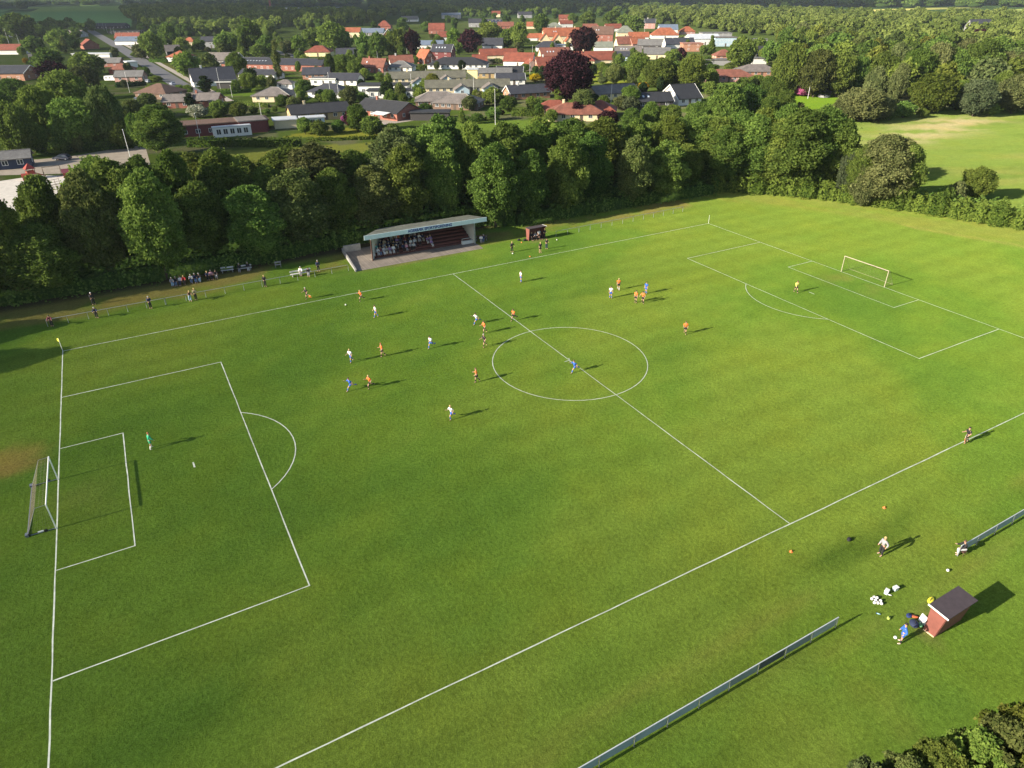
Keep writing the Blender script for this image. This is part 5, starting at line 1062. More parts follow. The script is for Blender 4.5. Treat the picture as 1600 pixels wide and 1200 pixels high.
def parts_of(pn):
    if pn in _pc: return _pc[pn]
    J = POSES[pn]; D = {}; N = ['pel', 'waist', 'chest', 'neckb', 'neck', 'jaw', 'skull', 'crown']; V = chain(J, N); R_ = [.105, .095, .12, .07, .052, .075, .098, .06]; E_ = [(i, i+1) for i in range(7)]
    for q in 'LR':
        b = len(V); V += chain(J, ['sh'+q, 'el'+q, 'wr'+q, 'hand'+q]); R_ += [.06, .045, .034, .034]; E_ += [(2, b), (b, b+1), (b+1, b+2), (b+2, b+3)]
        b = len(V); V += chain(J, ['hip'+q, 'knee'+q, 'ank'+q, 'toe'+q]); R_ += [.092, .066, .046, .04]; E_ += [(0, b), (b, b+1), (b+1, b+2), (b+2, b+3)]
    body = skin('body', V, E_, R_)
    bm = bmesh.new(); bm.from_mesh(body); ex = MB()
    for q, s in (('L', 1), ('R', -1)):
        w, h = J['wr'+q], J['hand'+q]; d = (h-w).normalized(); sd_ = d.cross(Vector((0, 0, 1)) if abs(d.z) < .9 else Vector((1, 0, 0))).normalized(); cu = d.cross(sd_)
        for k, ln in enumerate((.055, .07, .065, .05)):
            a = h+sd_*(-.026+.017*k)-d*.01; m1 = a+d*ln*.6+cu*.004; e = m1+d*ln*.35+cu*.02; ex.bar(a, m1, .0095, 5, .009); ex.bar(m1, e, .009, 5, .006)
        a = w+d*.03+sd_*.025; ex.bar(a, a+d*.03+sd_*.03, .011, 5, .009); ex.bar(a+d*.03+sd_*.03, a+d*.06+sd_*.032+cu*.01, .009, 5, .007)
    S_, Cn = J['skull'], J['crown']; hu = (Cn-S_).normalized(); fw = (Vector((1, 0, 0))-hu*hu.x).normalized(); c = S_-hu*.02
    ex.add([c+fw*.085+hu*.03, c+fw*.085-hu*.03+Vector((0,.018,0)), c+fw*.085-hu*.03-Vector((0,.018,0)), c+fw*.125-hu*.02], [(0,1,3),(1,2,3),(2,0,3)])
    for s in (1, -1): ex.sphere(c+Vector((0, s*.095, 0))-hu*.005, .028, 6, 4, (.7, .4, 1))
    n0 = len(bm.verts); vs = [bm.verts.new(v) for v in ex.v]
    for f in ex.f:
        try: bm.faces.new([vs[i] for i in f])
        except ValueError: pass
    bm.to_mesh(body); bm.free(); body.shade_smooth(); D['body'] = body
    e = MB()
    for s in (1, -1): e.sphere(c+fw*.092+hu*.022+Vector((0, s*.034, 0)), .011, 6, 4)
    e.box(0, 0, 0, 0, 0, 0) if False else None
    D['eyes'] = e.mesh('eyes')
    hr = MB().sphere((0, 0, 0), 1, 12, 8); vv = []
    for v in hr.v:
        v = Vector(v); p = v.copy()
        if v.x > .45 and v.z < .35: p = v*.80
        if v.z < -.25: p = v*.8
        side = Vector((0, 1, 0)); vv.append(tuple(S_+hu*.035+fw*(p.x*.112-.012)+side*(p.y*.104)+hu*(p.z*.108)))
    hr.v = vv; D['hair'] = hr.mesh('hair', True)
    for nm, arm in (('shirt_short', ['sh', 'el']), ('shirt_long', ['sh', 'el', 'wr'])):
        V = chain(J, ['pel', 'waist', 'chest', 'neckb']); R_ = [.155, .145, .165, .08]; E_ = [(0, 1), (1, 2), (2, 3)]; V[0] = V[0]-Vector((0, 0, .02))
        for q in 'LR':
            b = len(V); P = chain(J, [a+q for a in arm]); 
            if len(P) == 2: P[1] = P[0].lerp(P[1], .75)
            V += P; R_ += [.098, .085, .062][:len(P)]; E_ += [(2, b)]+[(b+i, b+i+1) for i in range(len(P)-1)]
        D[nm] = skin('shirt', V, E_, R_)
    for nm in ('shorts', 'trousers'):
        V = [J['pel'], J['pel'].lerp(J['waist'], .3)]; R_ = [.15, .14]; E_ = [(0, 1)]
        for q in 'LR':
            b = len(V); V += [J['hip'+q], J['hip'+q].lerp(J['knee'+q], .72)] if nm == 'shorts' else [J['hip'+q], J['knee'+q], J['knee'+q].lerp(J['ank'+q], .93)]
            R_ += [.125, .115] if nm == 'shorts' else [.115, .09, .078]; E_ += [(0, b)]+[(b+i, b+i+1) for i in range(1 if nm == 'shorts' else 2)]
        D[nm] = skin(nm, V, E_, R_)
    D['sock'] = []; D['shoe'] = []
    for q in 'LR':
        D['sock'].append(skin('sock', [J['knee'+q].lerp(J['ank'+q], .2), J['knee'+q].lerp(J['ank'+q], .55), J['ank'+q]], [(0, 1), (1, 2)], [.066, .064, .052]))
        a, t = J['ank'+q], J['toe'+q]; D['shoe'].append(skin('shoe', [a-Vector((0, 0, .02))-(t-a)*.18, a.lerp(t, .5)-Vector((0, 0, .01)), t], [(0, 1), (1, 2)], [.048, .046, .036]))
    _pc[pn] = D; return D
def cloth(c, nm=None):
    k = 'cloth_%s' % (nm or '_'.join('%d' % int(x*100) for x in c)); return paint(k, c, .85, .12, 8)
CC = dict(orange=(.85, .17, .03), white=(.72, .72, .72), blue=(.03, .12, .50), black=(.015, .015, .018), navy=(.02, .03, .075), green=(.01, .30, .14), yellow=(.80, .72, .16), red=(.45, .03, .03), grey=(.28, .28, .30), lightgrey=(.48, .49, .50), denim=(.10, .16, .28),
 lightblue=(.30, .45, .60), brown=(.13, .07, .04), beige=(.45, .36, .26), maroon=(.16, .03, .05), pink=(.60, .30, .36), teal=(.12, .38, .36), purple=(.26, .17, .36), cream=(.62, .56, .44), khaki=(.22, .20, .12))
CM = {k: paint('cloth_'+k, v, .85, .10, 8) for k, v in CC.items()}
HAIR = dict(dark=paint('dark_hair', (.02, .013, .01), .6), brown=paint('brown_hair', (.09, .045, .02), .6), blond=paint('blond_hair', (.50, .36, .14), .6), red=paint('red_hair', (.30, .09, .03), .6), grey=paint('grey_hair', (.40, .39, .37), .6), cap=paint('white_cap', (.75, .75, .75), .7))
SKIN = paint('skin', (.50, .29, .20), .6, .06); EYE = paint('eye', (.02, .015, .01), .3)
NP = 0
def person(x, y, head, pn, label, shirt, legs, hair='brown', long=False, shorts=False, socks=None, shoes='black', group=None, z=0.0, h=1.0, cat='person', mirror=False):
    global NP; NP += 1; D = parts_of(pn)
    p = empty('person', (x, y, z), rad(head), (h, -h if mirror else h, h)); tag(p, label, cat, group)
    b = link('body', D['body'], SKIN, p); link('hair', D['hair'], HAIR[hair], b); link('eyes', D['eyes'], EYE, b)
    link('shirt', D['shirt_long' if long else 'shirt_short'], CM[shirt], p); link('shorts' if shorts else 'trousers', D['shorts' if shorts else 'trousers'], CM[legs], p)
    for i in (0, 1):
        if socks: link('sock', D['sock'][i], CM[socks], p)
        link('shoe', D['shoe'][i], CM[shoes], p)
    return p
def ppx(u, v, *a, **k): P = at(u, v); return person(P[0], P[1], *a, **k)
def orange(u, v, hd, pn, label, hair='brown', **k): return ppx(u, v, hd, pn, label, 'orange', 'black', hair, shorts=True, socks=k.pop('socks', 'black'), group='players in orange', cat='player', **k)
def white(u, v, hd, pn, label, hair='brown', shirt='white', **k): return ppx(u, v, hd, pn, label, shirt, 'blue', hair, shorts=True, socks='blue', group='players in white and blue', cat='player', **k)
orange(565, 470, 190, 'run1', 'orange-shirted player sprinting by the far touchline just right of the ball', 'blond')
orange(757, 521, 185, 'run3', 'orange-shirted player between a white-shirted runner and the referee')
orange(803, 501, 200, 'run2', 'orange-shirted player running on the halfway line')
orange(598, 557, 170, 'jog', 'orange-shirted player jogging alone in the left half, above the orange-blue pair', 'red')
orange(579, 606, 195, 'run1', 'orange-shirted player striding just right of a blue-shirted runner', 'blond')
orange(745, 597, 150, 'jog', 'orange-shirted player left of the centre circle')
orange(966, 453, 235, 'walk', 'orange-shirted player with white socks, upper one of the group beyond the circle', 'blond', socks='white')
orange(993, 473, 200, 'stand', 'orange-shirted player standing, left of the touching pair beyond the circle', 'dark')
orange(1004, 474, 200, 'wide', 'orange-shirted player, right of the touching pair beyond the circle', 'dark')
orange(1070, 522, 225, 'jog', 'lone orange-shirted player right of the centre circle')
white(588, 496, 175, 'walk', 'white-shirted player nearest the ball', 'dark')
white(745, 506, 190, 'stride', 'white-shirted player running hard above two orange and black figures', 'dark')
white(814, 441, 180, 'stand', 'white-shirted player standing near the far touchline past halfway')
white(674, 544, 205, 'run2', 'white-shirted player running between lone orange player and referee', 'dark')
white(549, 566, 210, 'run3', 'white and blue player farthest left of the upper pair, arms out', 'blond')
white(549, 609, 190, 'stride', 'blue-shirted player in a long stride left of an orange player', 'dark', shirt='blue')
white(706, 654, 200, 'run1', 'blond white and blue player running nearest the camera in midfield', 'blond')
white(898, 581, 185, 'stride', 'blue-shirted player running beside the centre mark', 'brown', shirt='blue')
white(954, 466, 235, 'stand', 'white-shirted player seen from the front left of the orange group', 'dark')
white(1009, 459, 200, 'stand', 'blue-shirted player standing behind the orange pair', 'dark', shirt='blue')
ppx(757, 542, 190, 'run3', 'referee in black running at the edge of the centre circle', 'black', 'black', 'grey', shorts=True, socks='black', cat='referee')
ppx(1243, 457, 250, 'walk', 'goalkeeper in yellow shirt in the far penalty area', 'yellow', 'black', 'brown', long=True, shorts=True, socks='black', cat='goalkeeper')
ppx(237, 701, 20, 'lean' if False else 'wide', 'goalkeeper in green shirt in the near penalty area', 'green', 'green', 'red', long=True, shorts=True, socks='white', shoes='white', cat='goalkeeper')
def flag_for(P, z, a):
    f = empty('linesman_flag', (P[0], P[1], z), a); tag(f, 'orange and yellow linesman flag held low by the assistant at %s' % ('the far touchline' if P[1] > 0 else 'the near touchline'), 'flag')
    MB().bar((0,0,0), (.45,0,-.25), .012, 5).build('stick', WHITE, f); MB().slab([(.12,0,-.07),(.45,0,-.25),(.5,.12,-.62),(.15,.05,-.5)], .02).build('cloth', paint('flag_orange', (.85,.28,.05), .7), f)
ppx(480, 467, 200, 'run3', 'linesman in black beside the far touchline left of the ball', 'black', 'black', 'grey', shorts=True, socks='black', cat='linesman'); q = at(482, 468); flag_for((q[0]-.1, q[1]-.35), .95, rad(-20))
ppx(1508, 692, 160, 'jog', 'linesman in black on the near touchline', 'black', 'black', 'dark', shorts=True, socks='black', cat='linesman'); q = at(1507, 690); flag_for((q[0]-.35, q[1]-.1), 1.0, rad(200))
# touchline people
ppx(800, 394, 260, 'hip', 'coach in black with a ball at the feet left of the far shelter', 'black', 'black', 'blond', long=True)
ppx(844, 395, 270, 'stand', 'person in black with bare calves in front of the far shelter', 'black', 'black', 'blond', shorts=True)
ppx(854, 389, 260, 'folded', 'person in black behind the bare-calved one, arms folded, before the far shelter', 'black', 'navy', 'brown', long=False)
ppx(1375, 867, 165, 'hip', 'person in grey hooded jacket and black trousers standing on the near side', 'grey', 'black', 'blond', long=True, shoes='grey')
ppx(1406, 1004, 130, 'hip', 'person in blue tracksuit top and shorts with a ball, beside the near shelter', 'blue', 'blue', 'dark', long=True, shorts=True, socks='black', shoes='white')
ppx(1504, 866, 150, 'sit2', 'person in black jacket sitting at the end of the short board run', 'black', 'lightgrey', 'brown', long=True, shoes='white')
o = MB().box(-.2,.2,-.2,.2,.3,.36).bar((-.18,-.18,0),(-.18,-.18,.3),.02,5).bar((.18,-.18,0),(.18,-.18,.3),.02,5).bar((-.18,.18,0),(-.18,.18,.3),.02,5).bar((.18,.18,0),(.18,.18,.3),.02,5); q = at(1504, 866); tag(o.build('stool', TIMB, None, (q[0]-.05, q[1]+.05, 0)), 'low stool under the person at the short board run', 'stool')
for (u, v, hd, pn, lb, sh, lg, hr, lo_) in ((82, 510, 270, 'lean', 'person in dark red leaning over the rail end at the far left', 'maroon', 'black', 'dark', True), (152, 497, 270, 'lean', 'person in navy jacket leaning on the rail below the white-haired one', 'navy', 'black', 'grey', True),
    (147, 476, 290, 'stand', 'white-haired person in a long black coat behind the rail', 'black', 'black', 'cap', True), (236, 482, 275, 'folded', 'single person in dark jacket standing at the rail', 'navy', 'black', 'grey', True), (298, 471, 280, 'lean', 'person in brown jacket and pale jeans, left of the pair at the rail', 'brown', 'lightblue', 'blond', True),
    (307, 469, 262, 'folded', 'person in khaki jacket, right of the pair at the rail', 'khaki', 'black', 'blond', True), (415, 448, 255, 'folded', 'blond person in black at the rail left of the stand', 'black', 'black', 'blond', True), (498, 424, 270, 'stand', 'person in dark clothes standing right of the bench group at the rail', 'navy', 'black', 'grey', True)):
    ppx(u, v, hd, pn, lb, sh, lg, hr, long=lo_)
def bench(x, y, rz, L, label, m):
    b = empty('bench', (x, y, 0), rz); tag(b, label, 'bench'); MB().box(-L/2, L/2, -.2, .2, .40, .46).build('seat', m, b); MB().hexa([(-L/2,-.26,.66),(L/2,-.26,.66),(L/2,-.22,.66),(-L/2,-.22,.66)], [(-L/2,-.32,.86),(L/2,-.32,.86),(L/2,-.28,.86),(-L/2,-.28,.86)]).build('backrest', m, b)
    for s in (-1, 1): MB().box(s*L*.4-.04, s*L*.4+.04, -.2, .2, 0, .4).box(s*L*.4-.04, s*L*.4+.04, -.28, -.21, 0, .82).build('leg', CONC, b)
SB = paint("bench_white", (.55, .55, .52), .6, .1)
for (u0, u1, v, lb, m) in ((268, 292, 446, 'bench under the leftmost seated group', TIMB), (298, 316, 441, 'bench under the middle seated group', TIMB), (322, 342, 436, 'bench under the right seated group', TIMB), (346, 366, 427, 'empty white bench beside the tree belt', SB), (373, 394, 424, 'white bench with two people at the tree belt', SB), (430, 440, 418, 'old grey bench at the edge of the belt', CONC)):
    a, b = at(u0, v), at(u1, v-(u1-u0)*.12); bench((a[0]+b[0])/2, (a[1]+b[1])/2, math.pi+math.atan2(b[1]-a[1], b[0]-a[0]), float(np.hypot(*(b-a)[:2])), lb, m)
gb = 'people seated along the tree belt'
for (u, v, lb, sh, lg, hr) in ((270, 446, 'person in grey at the left end of the leftmost bench group', 'grey', 'lightblue', 'grey'), (276.5, 445, 'person in black, second of the leftmost bench group', 'black', 'denim', 'grey'), (283, 444, 'person in white top in the leftmost bench group', 'white', 'navy', 'brown'), (289, 443, 'person in red top at the right end of the leftmost bench group', 'red', 'black', 'blond'),
    (300, 441, 'person in pale grey jacket, first of the middle bench group', 'lightgrey', 'denim', 'grey'), (306, 440, 'person in navy and jeans, centre of the middle bench group', 'navy', 'denim', 'grey'), (313, 439, 'person in black with pale trousers, right of the middle bench group', 'black', 'lightblue', 'grey'),
    (325, 436, 'person in grey-white scarf, first of the right bench group', 'navy', 'black', 'blond'), (331, 435, 'person in pinkish top, centre of the right bench group', 'pink', 'black', 'grey'), (338, 434, 'person in dark jacket, last of the right bench group', 'black', 'grey', 'blond'),
    (375, 424, 'person in black on the left of the white bench', 'black', 'grey', 'grey'), (388, 422, 'person with pale trousers at the right of the white bench', 'black', 'lightgrey', 'grey')):
    P = at(u, v); person(P[0], P[1]-.25, 262+random.uniform(-12, 12), random.choice(['sit', 'sit2', 'sit3']), lb, sh, lg, hr, long=True, group=gb)
for (u, v, hd, lb, sh, lg, hr) in ((483, 431, 250, 'seated person in black at the rail group left of the stand', 'black', 'grey', 'dark'), (756, 378, 230, 'seated person in navy just right of the grandstand', 'navy', 'denim', 'grey'), (752, 379, 240, 'seated person in white top right of the grandstand', 'white', 'grey', 'dark')):
    ppx(u, v, hd, 'sit2', lb, sh, lg, hr, long=True)
q = at(478, 431); bench(q[0]-.6, q[1]+.5, math.pi, 3.2, 'white bench at the rail left of the stand apron', SB); q = at(754, 377); bench(q[0], q[1]+.4, math.pi-.3, 2.2, 'bench just right of the grandstand', TIMB)
q = at(471, 430); person(q[0], q[1], 250, 'sit', 'person in white jacket at the left of the rail group', 'white', 'grey', 'grey', long=True)
for i, (u, v, sh, lb) in enumerate(((212.5, 258, 'black', 'left one of two people walking on the gravel lot'), (217.5, 257, 'maroon', 'right one of two people walking on the gravel lot'))): ppx(u, v, 190, 'walk', lb, sh, 'black', 'dark', long=True)
# far shelter crew
for i, (dx, pn, sh, lg, hr, lb) in enumerate(((.7, 'sit', 'black', 'black', 'blond', 'player in black sitting at the left inside the far shelter'), (1.35, 'sit2', 'grey', 'black', 'blond', 'player in grey sitting second inside the far shelter'), (2.45, 'sit3', 'navy', 'black', 'dark', 'player in navy sitting at the right inside the far shelter'))):
    person(70.95+dx, 41.05, 270, pn, lb, sh, lg, hr, long=True, group='substitutes at the far shelter')
person(72.9, 40.55, 265, 'stand', 'player in grey bib standing inside the far shelter', 'lightgrey', 'black', 'brown', shorts=True, socks='black', group='substitutes at the far shelter'); person(74.0, 40.5, 255, 'folded', 'player in black standing at the right edge of the far shelter', 'black', 'black', 'blond', long=True, group='substitutes at the far shelter')
# spectators in the stand
RS = random.Random(4); word = ['front', 'second', 'third', 'fourth', 'fifth', 'top']; ordn = ['first', 'second', 'third', 'fourth', 'fifth', 'sixth', 'seventh', 'eighth', 'ninth', 'tenth', 'eleventh', 'twelfth', 'thirteenth']
rows = {0: [1.9, 2.5, 3.0, 3.6, 4.1, 4.7, 5.3, 5.9, 7.0, 7.6, 8.3, 8.9, 12.0], 1: [2.6, 3.3, 4.0, 4.8, 5.6, 6.2, 7.8, 8.7, 9.4, 10.2, 11.6, 12.2], 2: [3.6, 4.3, 4.9, 5.9, 6.5, 7.2, 8.0, 8.7, 9.9, 10.5, 11.2], 3: [4.2, 5.0, 5.8, 6.6, 7.2, 7.9, 9.3, 10.0], 4: [5.2, 6.0, 6.8, 7.5, 8.3, 9.5, 10.1], 5: [7.3, 8.1, 9.0, 9.7]}
cl_top = ['black', 'navy', 'black', 'lightgrey', 'maroon', 'grey', 'white', 'navy', 'purple', 'beige', 'pink', 'black']; cl_leg = ['white', 'black', 'denim', 'navy', 'lightgrey', 'black', 'cream', 'grey']
for k, xs in rows.items():
    for i, x in enumerate(xs):
        sh, lg = RS.choice(cl_top), RS.choice(cl_leg)
        if k == 0 and i in (0, 3): lg = 'white'
        if (k, i) == (1, 0): sh = 'teal'
        if (k, i) in ((4, 2), (3, 4)): sh = 'orange'
        if k == 0 and i == 12 or (k == 1 and i >= 10): sh, lg = 'purple', 'lightgrey'
        lx, ly, lz = x, y0+.42+k*.85, .30+.32*k-.28*0
        wx = SX+lx*math.cos(SA)-ly*math.sin(SA); wy = SY+lx*math.sin(SA)+ly*math.cos(SA)
        if k == 0: zz = 0.0 + .0
        person(wx+RS.uniform(-.06, .06), wy, 268+RS.uniform(-15, 15), RS.choice(['sit', 'sit2', 'sit3', 'sit']), f"seated spectator in {sh} top and {lg} trousers, {ordn[i]} from left in the {word[k]} row", sh, lg, RS.choice(['grey', 'brown', 'blond', 'dark', 'cap']), long=True, group='spectators in the stand', z=lz, h=RS.uniform(.92, 1.02))

# ------------------------------------------------------------------ balls, cones, bags
BALL = paint("ball_white", (.82, .80, .76), .4, .04)
def ball(u, v, label, group=None, z=0, dx=0, dy=0):
    P = at(u, v, .11); b = MB().sphere((0,0,0), .11, 16, 10).build('football', BALL, None, (P[0]+dx, P[1]+dy, .11+z), smooth=True); tag(b, label, 'ball', group)
    d = MB()
    for k in range(12):
        t = k*2.399; zz = 1-2*(k+.5)/12; rr = math.sqrt(1-zz*zz); n = Vector((rr*math.cos(t), rr*math.sin(t), zz)); a = n.orthogonal().normalized(); c = n.cross(a)
        d.add([n*.1115+(a*math.cos(j*1.257)+c*math.sin(j*1.257))*.022 for j in range(5)], [(0,1,2,3,4)])
    d.build('dark_patches', paint("ball_dark", (.06,.06,.08), .5), b); return b
ball(540, 476, 'match ball lying in front of the sprinting orange player'); ball(801, 396, 'ball at the feet of the coach at the far side'); ball(870, 374.5, 'ball at the start of the rail right of the far shelter'); ball(1481, 891, 'single ball lying below the seated person on the near side')
for k, (u, v) in enumerate(((1362.5, 935.5), (1366, 933), (1370.5, 934), (1368.5, 938), (1366.5, 941.5), (1372, 942), (1376, 938.5), (1377.5, 943))): ball(u, v, 'white ball in the cluster of spare balls on the near side', 'cluster of spare balls')
_q = at(1399, 996, .8)-at(1399, 996, .11); ball(1399, 996, 'ball held under the arm of the person in blue', z=.69, dx=_q[0], dy=_q[1])
def cone(u, v, label, c=(.85,.22,.04)):
    P = at(u, v); o = empty('marker_cone', P); tag(o, label, 'cone'); MB().bar((0,0,.02), (0,0,.16), .10, 12, .03).build('cone', paint('cone_orange', [x*.8 for x in c], .5), o); MB().bar((0,0,0), (0,0,.02), .15, 12, .14).build('base', paint('cone_orange', [x*.8 for x in c], .5), o)
cone(1236, 862, 'small orange cone left of the near side people'); cone(1381.5, 793.5, 'small orange cone near the touchline above the standing person'); cone(828, 401, 'small orange cone by the far touchline'); cone(815, 379, 'orange cone left of the far shelter')
def bag(u, v, label, m, sx, sy, sz, rz, name='sports_bag', cat='bag'):
    P = at(u, v); o = empty(name, P, rz); tag(o, label, cat); b = MB(); b.sphere((0,0,sz*.5), 1, 12, 8, (sx, sy, sz*.55)); b.v = [(x, y, max(0, z)) for x, y, z in b.v]; b.build('bag_body', m, o, smooth=True)
    MB().bar((-sx*.5,0,sz), (-sx*.2,0,sz*1.3), .02, 5).bar((-sx*.2,0,sz*1.3), (sx*.2,0,sz*1.3), .02, 5).bar((sx*.2,0,sz*1.3), (sx*.5,0,sz), .02, 5).build('handle', CM['black'], o)
bag(1326, 844.5, 'small black bag lying alone near the cones', CM['black'], .24, .16, .26, .4); bag(1427, 977, 'large black holdall in front of the near shelter', CM['navy'], .38, .30, .36, .8); bag(1420, 963, 'dark blue bag beside an orange jacket', paint('bag_blue', (.02,.04,.16), .8), .26, .18, .16, .2)
bag(1428, 964, 'crumpled orange-red jacket on the grass', paint('jacket_orange', (.60,.13,.05), .8), .30, .14, .12, 2.4, 'jacket', 'jacket'); bag(1388, 967, 'lime yellow boot bag on the grass', paint('lime', (.50,.62,.12), .6), .16, .11, .18, .3); bag(1454, 938.5, 'yellow and orange bib heap beside the near shelter roof', YFL, .42, .18, .14, .2, 'bib_heap', 'bibs')
bag(1437.5, 978, 'green and white bucket bag by the shelter wall', paint('green_bag', (.10,.30,.14), .7), .20, .20, .22, 0); bag(811, 376, 'black bag at the left of the far shelter', CM['black'], .35, .2, .3, 0); bag(820, 376.5, 'second black bag touching the far shelter', CM['black'], .4, .22, .34, 0)
def bucket(u, v, label, rz):
    P = at(u, v); o = empty('cool_box', P, rz); tag(o, label, 'cool box'); MB().hexa([(-.15,-.11,0),(.15,-.11,0),(.15,.11,0),(-.15,.11,0)], [(-.18,-.13,.28),(.18,-.13,.28),(.18,.13,.28),(-.18,.13,.28)]).build('box', paint('pale_box', (.62,.72,.74), .5, .05), o); MB().box(-.19,.19,-.14,.14,.28,.33).build('lid', WHITE, o)
bucket(1384.5, 927, 'pale cool box, left one above the ball cluster', .3); bucket(1398.5, 922, 'pale cool box, right one above the ball cluster', -.1)
def bottle(u, v, label, m):
    P = at(u, v); o = empty('water_bottle', (P[0], P[1], .04), 2.2); tag(o, label, 'bottle'); MB().bar((0,0,0), (.22,0,0), .04, 10).build('bottle_body', m, o, smooth=True); MB().bar((.22,0,0), (.28,0,0), .02, 8).build('cap', CM['blue'], o)
bottle(1393, 931, 'white bottle lying by the cool boxes', WHITE); bottle(1375.5, 960.5, 'pale blue bottle lying below the ball cluster', paint('pale_blue_plastic', (.30,.50,.55), .4))
P = at(1444, 974); o = MB().hexa([(0,-.3,0),(.04,-.3,0),(.04,.3,0),(0,.3,0)], [(.16,-.3,.6),(.2,-.3,.6),(.2,.3,.6),(.16,.3,.6)]).build('tactics_board', WHITE, None, (P[0]-.15, P[1]+.1, 0), -.2); tag(o, 'white board leaning on the near shelter wall', 'board')

# ------------------------------------------------------------------ poles, lamps
def pole(ub, vb, vt, label, cat='flagpole', r=.07, lean=0, name=None):
    P = at(ub, vb); h = height_at(P[0], P[1], vt); o = empty(name or ('flagpole' if cat == 'flagpole' else 'street_lamp'), P); tag(o, label, cat)
    MB().bar((0,0,0), (lean,0,h), r, 8, r*.6).build('pole', WHITE if cat == 'flagpole' else STEEL, o)
    if cat == 'flagpole': MB().sphere((lean,0,h+.08), .11, 8, 6).build('knob', WHITE, o)
    else: MB().box(lean-.1, lean+.75, -.12, .12, h-.1, h+.05).build('lamp_head', STEEL, o)
PL = [(208,262,203,'tall white flagpole rising from behind the belt beside the gravel lot',.08,0),(313,218,178,'white flagpole in front of the red clubhouse',.07,0),(146,110,82,'flagpole behind the dark green tree left of the blue carport',.08,0),(203,145,113,'flagpole in front of the pink bungalow',.07,0),
 (345,142,107,'flagpole before the steep black roof',.07,0),(363,152,134,'thin flagpole between the grey twin roofs and the lawn',.06,0),(17,77,45,'flagpole over the red row at the left edge',.08,0),(30,68,53,'second flagpole behind the red row',.08,0),(266,84,68,'flagpole left of the orange-roofed bungalow',.07,0),(384,84,73,'flagpole at the white flat office',.07,0),
 (517.5,157,114,'left one of two flagpoles before the white-walled dark hipped house',.08,0),(530,157,126,'right one of two flagpoles before the white-walled dark hipped house',.08,0),(464,159,130,'flagpole right of the cream hipped bungalow',.07,0),(409,184,162,'flagpole right of the clubhouse',.07,0),(644,152,116,'flagpole between the flat-roofed house and the hipped one',.08,0),
 (662,109,89,'flagpole in front of the brick-gable orange roof',.07,0),(675,104,90,'short flagpole left of the black hipped house',.06,0),(666,124,108,'flagpole at the upper cream terrace',.07,0),(740.5,149,121,'flagpole in front of the lower cream terrace',.08,0),(723.5,120,102,'flagpole right of the upper cream terrace',.07,0),(774,195,140,'tall flagpole on the wide lawn by the orange-brick bungalow',.08,0),
 (544,74,55,'flagpole behind the dark roof with white end',.08,0),(636,84,70,'flagpole before the copper tree left of the slate roof',.08,0),(590,93,77,'flagpole above the red-brown half-hipped house',.07,0),(828,115,92,'flagpole at the peach gable house',.08,0),(832,87,71,'flagpole at the brown-red roof with skylights',.08,0),(954.5,160,132,'flagpole at the cream gable grey bungalow',.09,0),
 (1149,101,77,'flagpole left of the white flat garage',.1,0),(1110,134,121,'short pole below the brown-red hipped bungalow',.07,0),(1007,50,34,'flagpole at the tall pink villa',.1,0),(1262,154,121,'white flagpole beside the pink rhododendron',.09,0)]
for u, vb, vt, lb, r, ln in PL: pole(u, vb, vt, lb, 'flagpole', r, ln)
for k, (u, vb, vt) in enumerate(((156,45,33),(163,48,35),(168,51,38),(175,54,43),(180,58,44),(187,62,50),(193,68,54))): pole(u, vb, vt, f"street lamp in the row right of the main road, {ordn[k]} from the far end", 'street lamp', .14)
pole(469, 89, 76, 'dark lamp post beside the side road', 'street lamp', .1)
for (u, v, vt, lb) in ((1388, 162, 136, 'leaning pale dead trunk at the foot of the right-hand wood'), (1545, 165, 130, 'pale slim dead trunk at the meadow edge')):
    P = at(u, v); h = height_at(P[0], P[1], vt); o = empty('dead_trunk', P); tag(o, lb, 'tree'); MB().bar((0,0,0), (h*.16,0,h*.55), .28, 8, .2).bar((h*.16,0,h*.55), (h*.20,0,h), .2, 8, .08).bar((h*.16,0,h*.55), (h*.3,.3,h*.8), .1, 6, .03).build('trunk', BARKW, o)

